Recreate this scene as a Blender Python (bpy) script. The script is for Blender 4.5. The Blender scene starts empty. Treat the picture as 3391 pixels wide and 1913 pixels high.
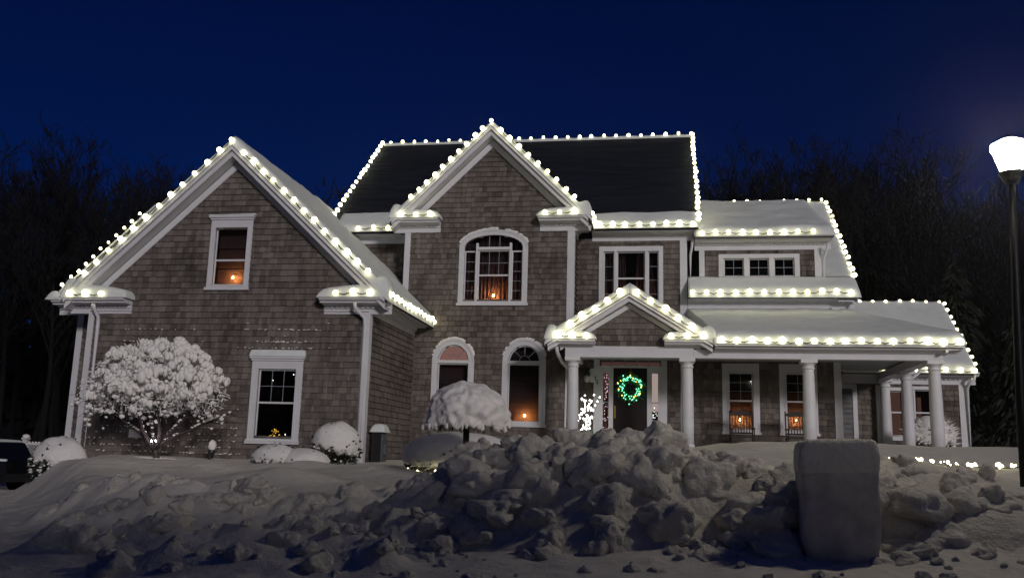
import bpy, math, random
import numpy as np
from mathutils import Vector, Matrix, noise

random.seed(7)
SC = bpy.context.scene
COL = SC.collection
R_ = math.radians

# ------------------------------------------------------------------ camera
cam_d = bpy.data.cameras.new('camera')
cam = bpy.data.objects.new('camera', cam_d)
COL.objects.link(cam)
SC.camera = cam
cam_d.sensor_width = 36.0
cam_d.lens = 31.9
cam_d.clip_end = 2000
yaw, pitch, roll = -0.167213, 0.182105, 0.028174
fw = Vector((math.sin(yaw)*math.cos(pitch), math.cos(yaw)*math.cos(pitch), math.sin(pitch)))
rt = Vector((math.cos(yaw), -math.sin(yaw), 0))
up = rt.cross(fw)
r2 = rt*math.cos(roll) + up*math.sin(roll)
u2 = up*math.cos(roll) - rt*math.sin(roll)
cam.matrix_world = Matrix(((r2.x, u2.x, -fw.x, 0), (r2.y, u2.y, -fw.y, 0), (r2.z, u2.z, -fw.z, 1.6), (0, 0, 0, 1)))

# ------------------------------------------------------------------ light
SUN_EL, SUN_AZ = R_(14.0), R_(30.0)      # low moon behind the viewer, a little to the right
world = bpy.data.worlds.new('World')
SC.world = world
world.use_nodes = True
wn = world.node_tree
wn.nodes.clear()
w_out = wn.nodes.new('ShaderNodeOutputWorld')
w_bg = wn.nodes.new('ShaderNodeBackground')
w_sky = wn.nodes.new('ShaderNodeTexSky')
w_sky.sky_type = 'NISHITA'
w_sky.sun_disc = False
w_sky.sun_elevation = SUN_EL
w_sky.sun_rotation = math.pi - SUN_AZ
w_sky.air_density = 1.0
w_sky.dust_density = 0.3
w_sky.ozone_density = 3.0
w_tint = wn.nodes.new('ShaderNodeMixRGB')
w_tint.blend_type = 'MULTIPLY'
w_tint.inputs[0].default_value = 1.0
w_tint.inputs[2].default_value = (0.03, 0.22, 1.0, 1)
wn.links.new(w_sky.outputs[0], w_tint.inputs[1])
wn.links.new(w_tint.outputs[0], w_bg.inputs[0])
w_bg.inputs[1].default_value = 0.0115
wn.links.new(w_bg.outputs[0], w_out.inputs[0])

sun_d = bpy.data.lights.new('moon', 'SUN')
sun = bpy.data.objects.new('moon', sun_d)
COL.objects.link(sun)
sun_d.energy = 1.4
sun_d.angle = R_(8.5)
sun_d.color = (1.0, 0.93, 0.93)
sdir = Vector((-math.sin(SUN_AZ)*math.cos(SUN_EL), math.cos(SUN_AZ)*math.cos(SUN_EL), -math.sin(SUN_EL)))
sun.rotation_euler = sdir.to_track_quat('-Z', 'Y').to_euler()

SC.view_settings.view_transform = 'Standard'
SC.view_settings.look = 'None'
SC.view_settings.exposure = 0.0
SC.view_settings.gamma = 1.0
SC.view_settings.use_curve_mapping = False
SC.cycles.use_denoising = True
SC.cycles.max_bounces = 5
SC.cycles.transparent_max_bounces = 8
SC.cycles.sample_clamp_indirect = 2.0

# ------------------------------------------------------------------ helpers
class MB:
    def __init__(s):
        s.v, s.f = [], []
    def add(s, vs, fs):
        o = len(s.v)
        s.v += [tuple(v) for v in vs]
        s.f += [tuple(i+o for i in f) for f in fs]
        return s
    def box(s, x0, x1, y0, y1, z0, z1):
        return s.add([(x0,y0,z0),(x1,y0,z0),(x1,y1,z0),(x0,y1,z0),(x0,y0,z1),(x1,y0,z1),(x1,y1,z1),(x0,y1,z1)],
                     [(0,3,2,1),(4,5,6,7),(0,1,5,4),(1,2,6,5),(2,3,7,6),(3,0,4,7)])
    def prism(s, a, b):
        n = len(a)
        fs = [tuple(range(n-1, -1, -1)), tuple(range(n, 2*n))]
        fs += [(i, (i+1) % n, n+(i+1) % n, n+i) for i in range(n)]
        return s.add(list(a)+list(b), fs)
    def ext_y(s, pts, y0, y1):
        return s.prism([(x, y0, z) for x, z in pts], [(x, y1, z) for x, z in pts])
    def lathe(s, cx, cy, prof, n=24):
        vs, fs = [], []
        for r, z in prof:
            for i in range(n):
                a = 2*math.pi*i/n
                vs.append((cx+r*math.cos(a), cy+r*math.sin(a), z))
        for k in range(len(prof)-1):
            for i in range(n):
                j = (i+1) % n
                fs.append((k*n+i, k*n+j, (k+1)*n+j, (k+1)*n+i))
        fs.append(tuple(range(n-1, -1, -1)))
        fs.append(tuple((len(prof)-1)*n+i for i in range(n)))
        return s.add(vs, fs)
    def tube(s, path, radii, n=6, cap=True):
        path = [Vector(p) for p in path]
        if not hasattr(radii, '__len__'):
            radii = [radii]*len(path)
        vs, fs = [], []
        ref = None
        for k, p in enumerate(path):
            t = (path[min(k+1, len(path)-1)] - path[max(k-1, 0)])
            t = t.normalized() if t.length > 1e-9 else Vector((0,0,1))
            if ref is None:
                ref = Vector((0,0,1)) if abs(t.z) < .9 else Vector((1,0,0))
            a = t.cross(ref).normalized()
            b = t.cross(a).normalized()
            for i in range(n):
                an = 2*math.pi*i/n
                vs.append(p + (a*math.cos(an)+b*math.sin(an))*radii[k])
        for k in range(len(path)-1):
            for i in range(n):
                j = (i+1) % n
                fs.append((k*n+i, k*n+j, (k+1)*n+j, (k+1)*n+i))
        if cap:
            fs.append(tuple(range(n-1, -1, -1)))
            fs.append(tuple((len(path)-1)*n+i for i in range(n)))
        return s.add(vs, fs)
    def mesh(s, name, mat, smooth=False):
        me = bpy.data.meshes.new(name)
        me.from_pydata(s.v, [], s.f)
        if mat:
            me.materials.append(mat)
        if smooth:
            me.polygons.foreach_set('use_smooth', [True]*len(me.polygons))
        me.update()
        return me
    def build(s, name, mat, parent=None, smooth=False):
        return link(name, s.mesh(name, mat, smooth), parent)

def link(name, data, parent=None, loc=None):
    o = bpy.data.objects.new(name, data)
    COL.objects.link(o)
    if parent:
        o.parent = parent
    if loc is not None:
        o.location = loc
    return o

def thing(name, label, cat, loc=(0,0,0), group=None):
    o = link(name, None, None, loc)
    o.empty_display_size = .1
    return tag(o, label, cat, group)

def tag(o, label=None, cat=None, group=None, kind=None):
    if label: o['label'] = label
    if cat: o['category'] = cat
    if group: o['group'] = group
    if kind: o['kind'] = kind
    return o

def lerp(a, b, t): return a+(b-a)*t
def sstep(a, b, x):
    t = min(1, max(0, (x-a)/(b-a)))
    return t*t*(3-2*t)

ICO = {}
def ico(sub):
    if sub not in ICO:
        import bmesh
        bm = bmesh.new()
        bmesh.ops.create_icosphere(bm, subdivisions=sub, radius=1.0)
        bm.verts.index_update()
        ICO[sub] = ([v.co.copy() for v in bm.verts], [tuple(v.index for v in f.verts) for f in bm.faces])
        bm.free()
    return ICO[sub]

# ------------------------------------------------------------------ materials
def new_mat(name):
    m = bpy.data.materials.new(name)
    m.use_nodes = True
    nt = m.node_tree
    return m, nt, nt.nodes['Principled BSDF'], nt.nodes['Material Output']

def mat(name, col, rough=.6, metal=0.0, var=.12, vscale=6.0, bump=0.0, bscale=40.0, spec=.3):
    m, nt, p, out = new_mat(name)
    p.inputs['Roughness'].default_value = rough
    p.inputs['Metallic'].default_value = metal
    p.inputs['Specular IOR Level'].default_value = spec
    tc = nt.nodes.new('ShaderNodeTexCoord')
    nz = nt.nodes.new('ShaderNodeTexNoise')
    nz.inputs['Scale'].default_value = vscale
    nz.inputs['Detail'].default_value = 5
    nt.links.new(tc.outputs['Object'], nz.inputs['Vector'])
    rp = nt.nodes.new('ShaderNodeValToRGB')
    rp.color_ramp.elements[0].position = .3
    rp.color_ramp.elements[1].position = .7
    rp.color_ramp.elements[0].color = tuple(c*(1-var) for c in col)+(1,)
    rp.color_ramp.elements[1].color = tuple(min(1, c*(1+var)) for c in col)+(1,)
    nt.links.new(nz.outputs['Fac'], rp.inputs['Fac'])
    nt.links.new(rp.outputs['Color'], p.inputs['Base Color'])
    if bump:
        n2 = nt.nodes.new('ShaderNodeTexNoise')
        n2.inputs['Scale'].default_value = bscale
        n2.inputs['Detail'].default_value = 6
        nt.links.new(tc.outputs['Object'], n2.inputs['Vector'])
        b = nt.nodes.new('ShaderNodeBump')
        b.inputs['Strength'].default_value = bump
        b.inputs['Distance'].default_value = .02
        nt.links.new(n2.outputs['Fac'], b.inputs['Height'])
        nt.links.new(b.outputs['Normal'], p.inputs['Normal'])
    return m

def emit(name, col, strength):
    m, nt, p, out = new_mat(name)
    e = nt.nodes.new('ShaderNodeEmission')
    e.inputs[0].default_value = tuple(col)+(1,)
    e.inputs[1].default_value = strength
    nt.links.new(e.outputs[0], out.inputs[0])
    return m

def glass_mat(name, tint=(.85,.88,.9), refl=.10):
    m, nt, p, out = new_mat(name)
    t = nt.nodes.new('ShaderNodeBsdfTransparent')
    t.inputs[0].default_value = tuple(tint)+(1,)
    g = nt.nodes.new('ShaderNodeBsdfGlossy')
    g.inputs['Roughness'].default_value = .04
    lw = nt.nodes.new('ShaderNodeLayerWeight')
    lw.inputs[0].default_value = .25
    mp = nt.nodes.new('ShaderNodeMath')
    mp.operation = 'MULTIPLY'
    mp.inputs[1].default_value = refl*4
    nt.links.new(lw.outputs['Fresnel'], mp.inputs[0])
    mx = nt.nodes.new('ShaderNodeMixShader')
    nt.links.new(mp.outputs[0], mx.inputs[0])
    nt.links.new(t.outputs[0], mx.inputs[1])
    nt.links.new(g.outputs[0], mx.inputs[2])
    nt.links.new(mx.outputs[0], out.inputs[0])
    return m

def shingle_mat(name, c0, c1):
    m, nt, p, out = new_mat(name)
    p.inputs['Roughness'].default_value = .85
    p.inputs['Specular IOR Level'].default_value = .15
    geo = nt.nodes.new('ShaderNodeNewGeometry')
    oi = nt.nodes.new('ShaderNodeObjectInfo')
    ad = nt.nodes.new('ShaderNodeMath'); ad.operation = 'ADD'
    fr = nt.nodes.new('ShaderNodeMath'); fr.operation = 'FRACT'
    nt.links.new(geo.outputs['Random Per Island'], ad.inputs[0])
    nt.links.new(oi.outputs['Random'], ad.inputs[1])
    nt.links.new(ad.outputs[0], fr.inputs[0])
    # weather: vertical streaks and broad dark blotches in world space
    mp = nt.nodes.new('ShaderNodeMapping')
    mp.inputs['Scale'].default_value = (9, 9, .9)
    nt.links.new(geo.outputs['Position'], mp.inputs['Vector'])
    nz = nt.nodes.new('ShaderNodeTexNoise')
    nz.inputs['Scale'].default_value = 1.0
    nz.inputs['Detail'].default_value = 6
    nt.links.new(mp.outputs[0], nz.inputs['Vector'])
    n2 = nt.nodes.new('ShaderNodeTexNoise')
    n2.inputs['Scale'].default_value = .9
    n2.inputs['Detail'].default_value = 4
    nt.links.new(geo.outputs['Position'], n2.inputs['Vector'])
    a2 = nt.nodes.new('ShaderNodeMath'); a2.operation = 'MULTIPLY_ADD'
    a2.inputs[1].default_value = .50
    nt.links.new(fr.outputs[0], a2.inputs[0])
    s1 = nt.nodes.new('ShaderNodeMath'); s1.operation = 'MULTIPLY_ADD'
    s1.inputs[1].default_value = .9
    s1.inputs[2].default_value = -.55
    nt.links.new(nz.outputs['Fac'], s1.inputs[0])
    s2 = nt.nodes.new('ShaderNodeMath'); s2.operation = 'MULTIPLY_ADD'
    s2.inputs[1].default_value = .9
    nt.links.new(n2.outputs['Fac'], s2.inputs[0])
    nt.links.new(s1.outputs[0], s2.inputs[2])
    nt.links.new(s2.outputs[0], a2.inputs[2])
    rp = nt.nodes.new('ShaderNodeValToRGB')
    rp.color_ramp.elements[0].color = tuple(c0)+(1,)
    rp.color_ramp.elements[1].color = tuple(c1)+(1,)
    nt.links.new(a2.outputs[0], rp.inputs['Fac'])
    nt.links.new(rp.outputs['Color'], p.inputs['Base Color'])
    b = nt.nodes.new('ShaderNodeBump')
    b.inputs['Strength'].default_value = .4
    b.inputs['Distance'].default_value = .01
    nt.links.new(nz.outputs['Fac'], b.inputs['Height'])
    nt.links.new(b.outputs['Normal'], p.inputs['Normal'])
    return m

M = {}
M['trim'] = mat('white_trim', (.58,.58,.60), .5, var=.05, vscale=2.5, bump=.05, bscale=30)
M['shingle'] = shingle_mat('cedar_shingle', (.034,.027,.024), (.188,.163,.147))
M['wallback'] = mat('wall_sheathing', (.05,.042,.036), .9)
M['roof'] = mat('asphalt_roof', (.032,.031,.036), .9, var=.35, vscale=9, bump=.6, bscale=14)
def ripple_roof(name):
    m, nt, p, out = new_mat(name)
    p.inputs['Roughness'].default_value = .9
    p.inputs['Specular IOR Level'].default_value = .1
    geo = nt.nodes.new('ShaderNodeNewGeometry')
    mp = nt.nodes.new('ShaderNodeMapping')
    mp.inputs['Scale'].default_value = (.9, 5.5, 5.5)
    nt.links.new(geo.outputs['Position'], mp.inputs['Vector'])
    nz = nt.nodes.new('ShaderNodeTexNoise')
    nz.inputs['Scale'].default_value = 1.0
    nz.inputs['Detail'].default_value = 6
    nt.links.new(mp.outputs[0], nz.inputs['Vector'])
    rp = nt.nodes.new('ShaderNodeValToRGB')
    rp.color_ramp.elements[0].position = .35
    rp.color_ramp.elements[1].position = .75
    rp.color_ramp.elements[0].color = (.007,.0085,.015,1)
    rp.color_ramp.elements[1].color = (.016,.019,.030,1)
    nt.links.new(nz.outputs['Fac'], rp.inputs['Fac'])
    nt.links.new(rp.outputs['Color'], p.inputs['Base Color'])
    b = nt.nodes.new('ShaderNodeBump')
    b.inputs['Strength'].default_value = .8
    b.inputs['Distance'].default_value = .08
    nt.links.new(nz.outputs['Fac'], b.inputs['Height'])
    nt.links.new(b.outputs['Normal'], p.inputs['Normal'])
    return m
M['roof_main'] = ripple_roof('dark_slate_roof')
M['glass'] = glass_mat('window_glass', (.50,.52,.54))
M['dark'] = mat('dark_interior', (.006,.006,.007), .9)
M['warmroom'] = mat('warm_interior', (.20,.11,.09), .9)
M['curtain'] = mat('curtain_cloth', (.34,.20,.20), .9, var=.2, vscale=12)
M['blind'] = mat('window_blind', (.32,.20,.18), .7)
M['muntin'] = mat('grey_muntin', (.26,.28,.31), .5)
M['door'] = mat('dark_door', (.009,.004,.004), .5, spec=.25)
M['black'] = mat('black_metal', (.012,.012,.013), .4, spec=.5)
M['brass'] = mat('brass', (.4,.28,.08), .35, 1.0)
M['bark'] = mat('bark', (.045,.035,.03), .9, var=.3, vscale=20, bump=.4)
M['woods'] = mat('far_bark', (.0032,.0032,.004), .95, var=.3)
M['needle'] = mat('dark_needles', (.018,.022,.016), .9, var=.4, vscale=3)
M['leaf'] = mat('evergreen_leaf', (.02,.028,.018), .8, var=.4, vscale=30)
M['fence'] = mat('white_vinyl', (.55,.54,.52), .5, var=.06)
M['wood'] = mat('dark_wood', (.03,.018,.014), .5)
M['metalgrey'] = mat('grey_metal', (.10,.11,.12), .5, .2)
M['carpaint'] = mat('black_car_paint', (.008,.009,.011), .2, .2, spec=.6)
M['rubber'] = mat('tyre_rubber', (.01,.01,.01), .8)
M['lampmetal'] = mat('lamp_post_metal', (.010,.009,.009), .5, .2)
M['plate'] = mat('lantern_plate', (.6,.6,.6), .5)
M['greenery'] = mat('wreath_needles', (.05,.24,.10), .7, var=.5, vscale=40)
M['ceiling'] = mat('porch_ceiling_paint', (.35,.38,.40), .7)
M['floor'] = mat('porch_boards', (.18,.17,.16), .7)
M['stone'] = mat('pedestal_crust', (.52,.49,.45), .8, var=.28, vscale=5, bump=.5, bscale=16)
BULBCOL = (1.0, .94, .54)
M['bulb'] = emit('lit_bulb', BULBCOL, 9.0)
M['bulb_dim'] = emit('lit_bulb_dim', (1.0,.91,.50), 6.0)
M['bulb_bright'] = emit('lit_bulb_bright', (1.0,.96,.60), 12.0)
M['spot'] = emit('garden_spot', (.92,.82,1.0), 260.0)
M['flame'] = emit('candle_flame', (1.0,.44,.12), 640.0)
M['amber'] = emit('amber_light', (1.0,.52,.06), 7.0)
M['fairy'] = emit('fairy_light', (1.0,.97,.86), 9.0)
M['greenlight'] = emit('green_light', (.20,1.0,.52), 2.4)
M['lampglow'] = emit('street_lamp_glow', (1.0,.90,.76), 190.0)
M['litroom'] = emit('lit_room', (1.0,.45,.36), .75)
M['litroom2'] = emit('lit_room_bright', (1.0,.72,.6), 1.4)
M['litroom3'] = emit('lit_room_dim', (1.0,.45,.34), .22)

def snow_mat(name, c=(.80,.81,.84), bump=.35, scale=7.0, fine=60.0):
    m, nt, p, out = new_mat(name)
    p.inputs['Roughness'].default_value = .75
    p.inputs['Specular IOR Level'].default_value = .2
    geo = nt.nodes.new('ShaderNodeNewGeometry')
    nz = nt.nodes.new('ShaderNodeTexNoise')
    nz.inputs['Scale'].default_value = scale
    nz.inputs['Detail'].default_value = 8
    nz.inputs['Roughness'].default_value = .62
    nt.links.new(geo.outputs['Position'], nz.inputs['Vector'])
    rp = nt.nodes.new('ShaderNodeValToRGB')
    rp.color_ramp.elements[0].position = .25
    rp.color_ramp.elements[1].position = .65
    rp.color_ramp.elements[0].color = tuple(x*.86 for x in c)+(1,)
    rp.color_ramp.elements[1].color = tuple(c)+(1,)
    nt.links.new(nz.outputs['Fac'], rp.inputs['Fac'])
    nt.links.new(rp.outputs['Color'], p.inputs['Base Color'])
    b = nt.nodes.new('ShaderNodeBump')
    b.inputs['Strength'].default_value = bump
    b.inputs['Distance'].default_value = .06
    nt.links.new(nz.outputs['Fac'], b.inputs['Height'])
    nt.links.new(b.outputs['Normal'], p.inputs['Normal'])
    return m
M['snow'] = snow_mat('snow', c=(.80,.78,.75))
M['snow_ground'] = snow_mat('yard_snow', c=(.74,.705,.63), bump=.7, scale=6.0)
M['snow_roof'] = snow_mat('roof_snow', c=(.68,.71,.69), bump=.2, scale=2.5)
M['snow_rough'] = snow_mat('plowed_snow', c=(.70,.67,.59), bump=1.0, scale=8.0)

# ------------------------------------------------------------------ ground
def n3(x, y, z=0.0): return noise.noise(Vector((x, y, z)))
L_Y = [-400,0,6,8,10,13,18,21,30,60,400]
L_Z = [0,.05,.3,.45,.62,.90,1.25,1.38,1.5,1.5,1.5]
RY = [-400,0,6,8,9.5,10.5,11.3,13,15,18,21,22.6,30,60,400]
RZ = [0,.1,.4,.58,.75,1.05,1.35,1.5,1.62,1.85,2.05,2.1,2.1,1.8,1.6]
DY = [-400,0,8,14,17,20,24,27,35,60,400]
DZ = [0,.1,.38,.42,.45,.5,.2,0,0,.3,1.0]
EY = [-400,0,8,10,14,18,20.5,22,60,400]
EX = [-2,-2,-5.0,-6.6,-9.9,-13.5,-14.3,-15.3,-15.5,-15.5]
def ground(x, y):
    l = float(np.interp(y, L_Y, L_Z)); r = float(np.interp(y, RY, RZ)); d = float(np.interp(y, DY, DZ))
    e = float(np.interp(y, EY, EX))
    z = lerp(l, r, sstep(-3.0, 2.4, x))
    z = lerp(d, z, sstep(e-.7, e+1.0, x))
    # drifts
    for cx, cy, h, rx, ry in ((-10.9,16.4,.20,1.0,.9),(-6.4,15.0,.28,.9,.7),(-7.2,17.6,.16,1.0,.6),(-9.6,17.4,.14,1.4,.6),
                              (-5.2,17.0,.2,1.0,.7),(-8.6,13.2,.16,1.2,.5),(3.4,9.9,.18,.9,.6),(-3.6,12.6,.2,.9,.6),(-10.4,14.0,.22,1.0,.8)):
        q = ((x-cx)/rx)**2+((y-cy)/ry)**2
        if q < 6: z += h*math.exp(-q)
    # plowed ridges left of the bank
    for (x0,y0,x1,y1,h,w) in ((-7.2,10.6,-4.0,11.9,.22,.33),(-6.6,9.3,-2.7,9.9,.20,.3),(-5.2,8.4,-2.6,8.8,.15,.22),(-9.0,12.6,-6.2,13.2,.15,.3)):
        dx, dy = x1-x0, y1-y0
        t = max(0, min(1, ((x-x0)*dx+(y-y0)*dy)/(dx*dx+dy*dy)))
        q = ((x-x0-t*dx)**2+(y-y0-t*dy)**2)/(w*w)
        if q < 5: z += h*math.exp(-q)*(1+.9*n3(x*3.1, y*3.1, 4.0)+.7*n3(x*6.7, y*6.7, 14.0)+.3*n3(x*13, y*13, 5.0))
    # scoop dug in front of the box-shaped block
    q = ((x-1.75)/.62)**2+((y-9.35)/.42)**2
    if q < 6: z -= .08*math.exp(-q)
    near = 1.0 if y < 24 else .3
    z += near*(.07*n3(x*.55, y*.55, 1) + .035*n3(x*1.4, y*1.4, 2) + .018*n3(x*3.3, y*3.3, 3))
    if y < 16:
        k = sstep(16, 12.5, y)
        rough = max(0, n3(x*.8, y*.8, 9)+.25)
        z += k*(.075*rough*n3(x*4.5, y*4.5, 5) + .05*n3(x*9, y*9, 6)*rough + .022*rough*n3(x*17, y*17, 16))
        s = n3(x*2.2+3*y, y*1.2-x*1.4, 8)     # wind and plough ribs
        z += k*.055*abs(s)*(.4+rough)
    return z

def axis(lo, hi, fine, far):
    a = list(np.arange(lo, hi+1e-6, fine))
    step, x = fine*1.6, lo
    pre = []
    while x > -far:
        x -= step; step *= 1.45; pre.append(x)
    step, x = fine*1.6, hi
    post = []
    while x < far:
        x += step; step *= 1.45; post.append(x)
    return np.array(pre[::-1]+a+post)
gx = axis(-15.5, 6.0, .085, 400)
gy = axis(7.4, 19.0, .085, 400)
vs = [(float(x), float(y), ground(float(x), float(y))) for y in gy for x in gx]
nx = len(gx)
fs = [(j*nx+i, j*nx+i+1, (j+1)*nx+i+1, (j+1)*nx+i) for j in range(len(gy)-1) for i in range(nx-1)]
g = MB(); g.v, g.f = vs, fs
g_obj = tag(g.build('snow_ground', M['snow_ground'], smooth=True), 'snow covered front yard sloping up to the house', kind='structure')

# ------------------------------------------------------------------ house
house = thing('house', 'large shingled two-storey house outlined in white string lights', 'house', (-4, 26, 1.4))
HOFF = Vector((4, -26, -1.4))
def hpart(mb, name, m, smooth=False, parent=None):
    """a part of the house: geometry is given in world coordinates"""
    mb.v = [(x+4, y-26, z-1.4) for x, y, z in mb.v]
    return mb.build(name, m, parent or house, smooth)

def hole(u0, u1, z0, z1, rise=0.0, seg=False):
    """opening; rise > 0: arched head above z1"""
    return (u0, u1, z0, z1, rise)
def hole_hi(h, u):
    u0, u1, z0, z1, rise = h
    if rise <= 0: return z1
    a = (u1-u0)/2; c = (u0+u1)/2
    t = max(0, 1-((u-c)/a)**2)
    return z1 + rise*math.sqrt(t)
def strips(zlo, zhi, u0, u1, holes, breaks=()):
    bs = {u0, u1}
    for b in breaks:
        if u0 < b < u1: bs.add(b)
    for h in holes:
        ks = [h[0], h[1]]
        if h[4] > 0:
            c, a = (h[0]+h[1])/2, (h[1]-h[0])/2
            ks += [c+a*math.cos(math.pi*k/16) for k in range(1, 16)]
        for b in ks:
            if u0 < b < u1: bs.add(b)
    bs = sorted(bs)
    out = []
    for a, b in zip(bs[:-1], bs[1:]):
        if b-a < 1e-5: continue
        e = (b-a)*1e-3
        ua, ub = a+e, b-e
        hs = sorted([h for h in holes if h[0] < (a+b)/2 < h[1]], key=lambda h: h[2])
        lo_a, lo_b = zlo(ua), zlo(ub)
        for h in hs:
            if h[2] > lo_a+1e-4 or h[2] > lo_b+1e-4:
                out.append((a, b, lo_a, lo_b, h[2], h[2]))
            lo_a, lo_b = hole_hi(h, ua), hole_hi(h, ub)
        ha, hb = zhi(ua), zhi(ub)
        if ha > lo_a+1e-4 or hb > lo_b+1e-4:
            out.append((a, b, lo_a, lo_b, max(ha, lo_a), max(hb, lo_b)))
    return out
def panel(mb, zlo, zhi, u0, u1, holes, y0, y1, breaks=()):
    for a, b, la, lb, ha, hb in strips(zlo, zhi, u0, u1, holes, breaks):
        mb.prism([(a,y0,la),(b,y0,lb),(b,y0,hb),(a,y0,ha)], [(a,y1,la),(b,y1,lb),(b,y1,hb),(a,y1,ha)])
    return mb

SH = []           # every shingle: (x, y, z, w, h, dirangle)
def shingle_wall(P0, ang, zlo, zhi, u0, u1, z0, z1, holes, course=.152):
    """P0 world xy of u=0, ang direction of u; outward is u rotated by -90 deg"""
    ca, sa = math.cos(ang), math.sin(ang)
    z = z0
    while z < z1:
        zm = z+course*.55
        # allowed u interval(s) at this height, sampled
        N = max(2, int((u1-u0)/.02))
        ok = []
        for i in range(N+1):
            u = u0+(u1-u0)*i/N
            good = zlo(u)-.08 <= zm and z+course*.8 <= zhi(u)+.02
            if good:
                for h in holes:
                    if h[0]-.01 < u < h[1]+.01 and z+course*.5 > h[2] and z+course*.35 < hole_hi(h, min(max(u, h[0]), h[1])):
                        good = False; break
            ok.append(good)
        i = 0
        while i <= N:
            if not ok[i]: i += 1; continue
            j = i
            while j+1 <= N and ok[j+1]: j += 1
            a, b = u0+(u1-u0)*i/N, u0+(u1-u0)*j/N
            u = a
            while u < b-.03:
                w = random.uniform(.08, .22)
                if b-(u+w) < .06: w = b-u
                c = u+w/2
                SH.append((P0[0]+ca*c, P0[1]+sa*c, z+random.uniform(-.004,.004), w-.007, course*1.08, ang))
                u += w
            i = j+1
        z += course

def wall(Y, zlo, zhi, u0, u1, holes, z0, z1, breaks=(), sh=True):
    panel_mb = panel(MB(), zlo, zhi, u0, u1, holes, Y, Y+.14, breaks)
    w = hpart(panel_mb, 'wall', M['wallback'])
    if sh: shingle_wall((0, Y), 0.0, zlo, zhi, u0, u1, z0, z1, holes)
    return w

GX, GH, GS = -10.78, 4.28, .93         # garage gable: centre, half width to the eave, slope
GA = 9.17                              # apex of its roof line
CX, CH, CS, CA = -4.90, 2.90, .98, 11.02
PX, PH, PS, PA = -.835, 2.11, .62, 5.74
def gR(x): return GA-GS*abs(x-GX)
def cR(x): return CA-CS*abs(x-CX)
def pR(x): return PA-PS*abs(x-PX)

# openings (x0,x1,z0,z1,rise)
W_GU = hole(-11.24,-10.37,5.63,7.12)
W_GL = hole(-9.79,-8.81,1.86,3.54)
W_CB = hole(-5.64,-3.94,5.92,7.50,.36)
W_AL = hole(-6.30,-5.41,2.52,4.20,.47)
W_AR = hole(-4.27,-3.37,2.53,4.20,.47)
W_M2 = hole(-1.71,-.11,5.9,7.60)
W_P1 = hole(1.82,2.49,2.50,4.09)
W_P2 = hole(3.37,4.04,2.50,4.09)
W_DR = hole(-1.76,-.08,1.85,4.54)
W_DO = [hole(1.74,2.31,6.85,7.38), hole(2.44,3.01,6.85,7.38), hole(3.14,3.71,6.85,7.38)]
W_B1 = hole(6.62,7.05,2.5,3.84)
W_B2 = hole(7.38,7.98,2.5,3.88)

wall_g = wall(21.0, lambda u: .9, lambda u: gR(u)-.30, -14.51, -7.05, [W_GU, W_GL], 1.0, 8.85, (GX,))
# garage side wall (faces +X): u runs away from the viewer
sw = MB().box(-7.19, -7.05, 21.14, 25.05, .9, 5.2)
wall_gs = hpart(sw, 'wall', M['wallback'])
shingle_wall((-7.05, 21.0), math.pi/2, lambda u: .9, lambda u: 4.92, .06, 4.05, 1.0, 4.92, [])
wall_gl = hpart(MB().box(-14.51, -14.37, 21.14, 26, .9, 5.3), 'wall', M['wallback'])
# wider rear part of the garage, seen past its left corner
wall_r = wall(22.0, lambda u: .5, lambda u: 5.05, -15.5, -14.4, [], .6, 5.0)
hpart(MB().box(-15.5, -15.36, 22.14, 29, .5, 5.2), 'wall', M['wallback'])
wall_c = wall(25.05, lambda u: 1.3, lambda u: min(cR(u)-.30, 12), -7.40, -2.50, [W_CB, W_AL, W_AR], 1.4, 10.8, (CX,))
hpart(MB().box(-2.64, -2.50, 25.19, 26.2, 1.3, 8.2), 'wall', M['wallback'])
shingle_wall((-2.50, 25.05), math.pi/2, lambda u: 1.3, lambda u: 7.95, .06, 1.12, 1.4, 7.95, [])
hpart(MB().box(-7.40, -7.26, 25.19, 26.2, 1.3, 8.2), 'wall', M['wallback'])
wall_m = wall(26.2, lambda u: 1.3, lambda u: 8.0, -9.8, -7.26, [], 4.9, 7.95)
wall_m2 = wall(26.2, lambda u: 1.3, lambda u: 8.0, -2.64, .66, [W_M2, W_DR], 1.9, 7.95)
wall_w = wall(26.2, lambda u: 1.3, lambda u: 5.98, .66, 4.81, [W_P1, W_P2], 1.9, 5.95)
wall_d = wall(26.26, lambda u: 6.2, lambda u: 7.7, 1.09, 4.40, W_DO, 6.4, 7.65)
hpart(MB().box(.52, .66, 26.34, 31, 5.9, 8.2), 'wall', M['wallback'])       # main side wall above the wing
shingle_wall((.66, 26.2), math.pi/2, lambda u: 5.9, lambda u: 8.0, .06, 1.0, 6.0, 8.0, [])
hpart(MB().box(4.67, 4.81, 26.34, 28.7, 1.3, 6.0), 'wall', M['wallback'])   # wing side wall
shingle_wall((4.81, 26.2), math.pi/2, lambda u: 1.3, lambda u: 5.9, .06, 2.5, 1.9, 4.2, [])
wall_b = wall(28.7, lambda u: 1.3, lambda u: 4.1, 4.81, 8.78, [W_B1, W_B2], 1.9, 4.05)
hpart(MB().box(8.64, 8.78, 28.84, 33, 1.3, 4.4), 'wall', M['wallback'])
hpart(MB().box(4.26, 4.40, 26.4, 29.3, 6.4, 7.8), 'wall', M['wallback'])    # dormer cheek
hpart(MB().box(1.09, 1.23, 26.4, 29.3, 6.4, 7.8), 'wall', M['wallback'])
wall_p = wall(23.18, lambda u: 4.40, lambda u: pR(u)-.20, PX-1.75, PX+1.75, [], 4.42, 5.45, (PX,))

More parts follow.
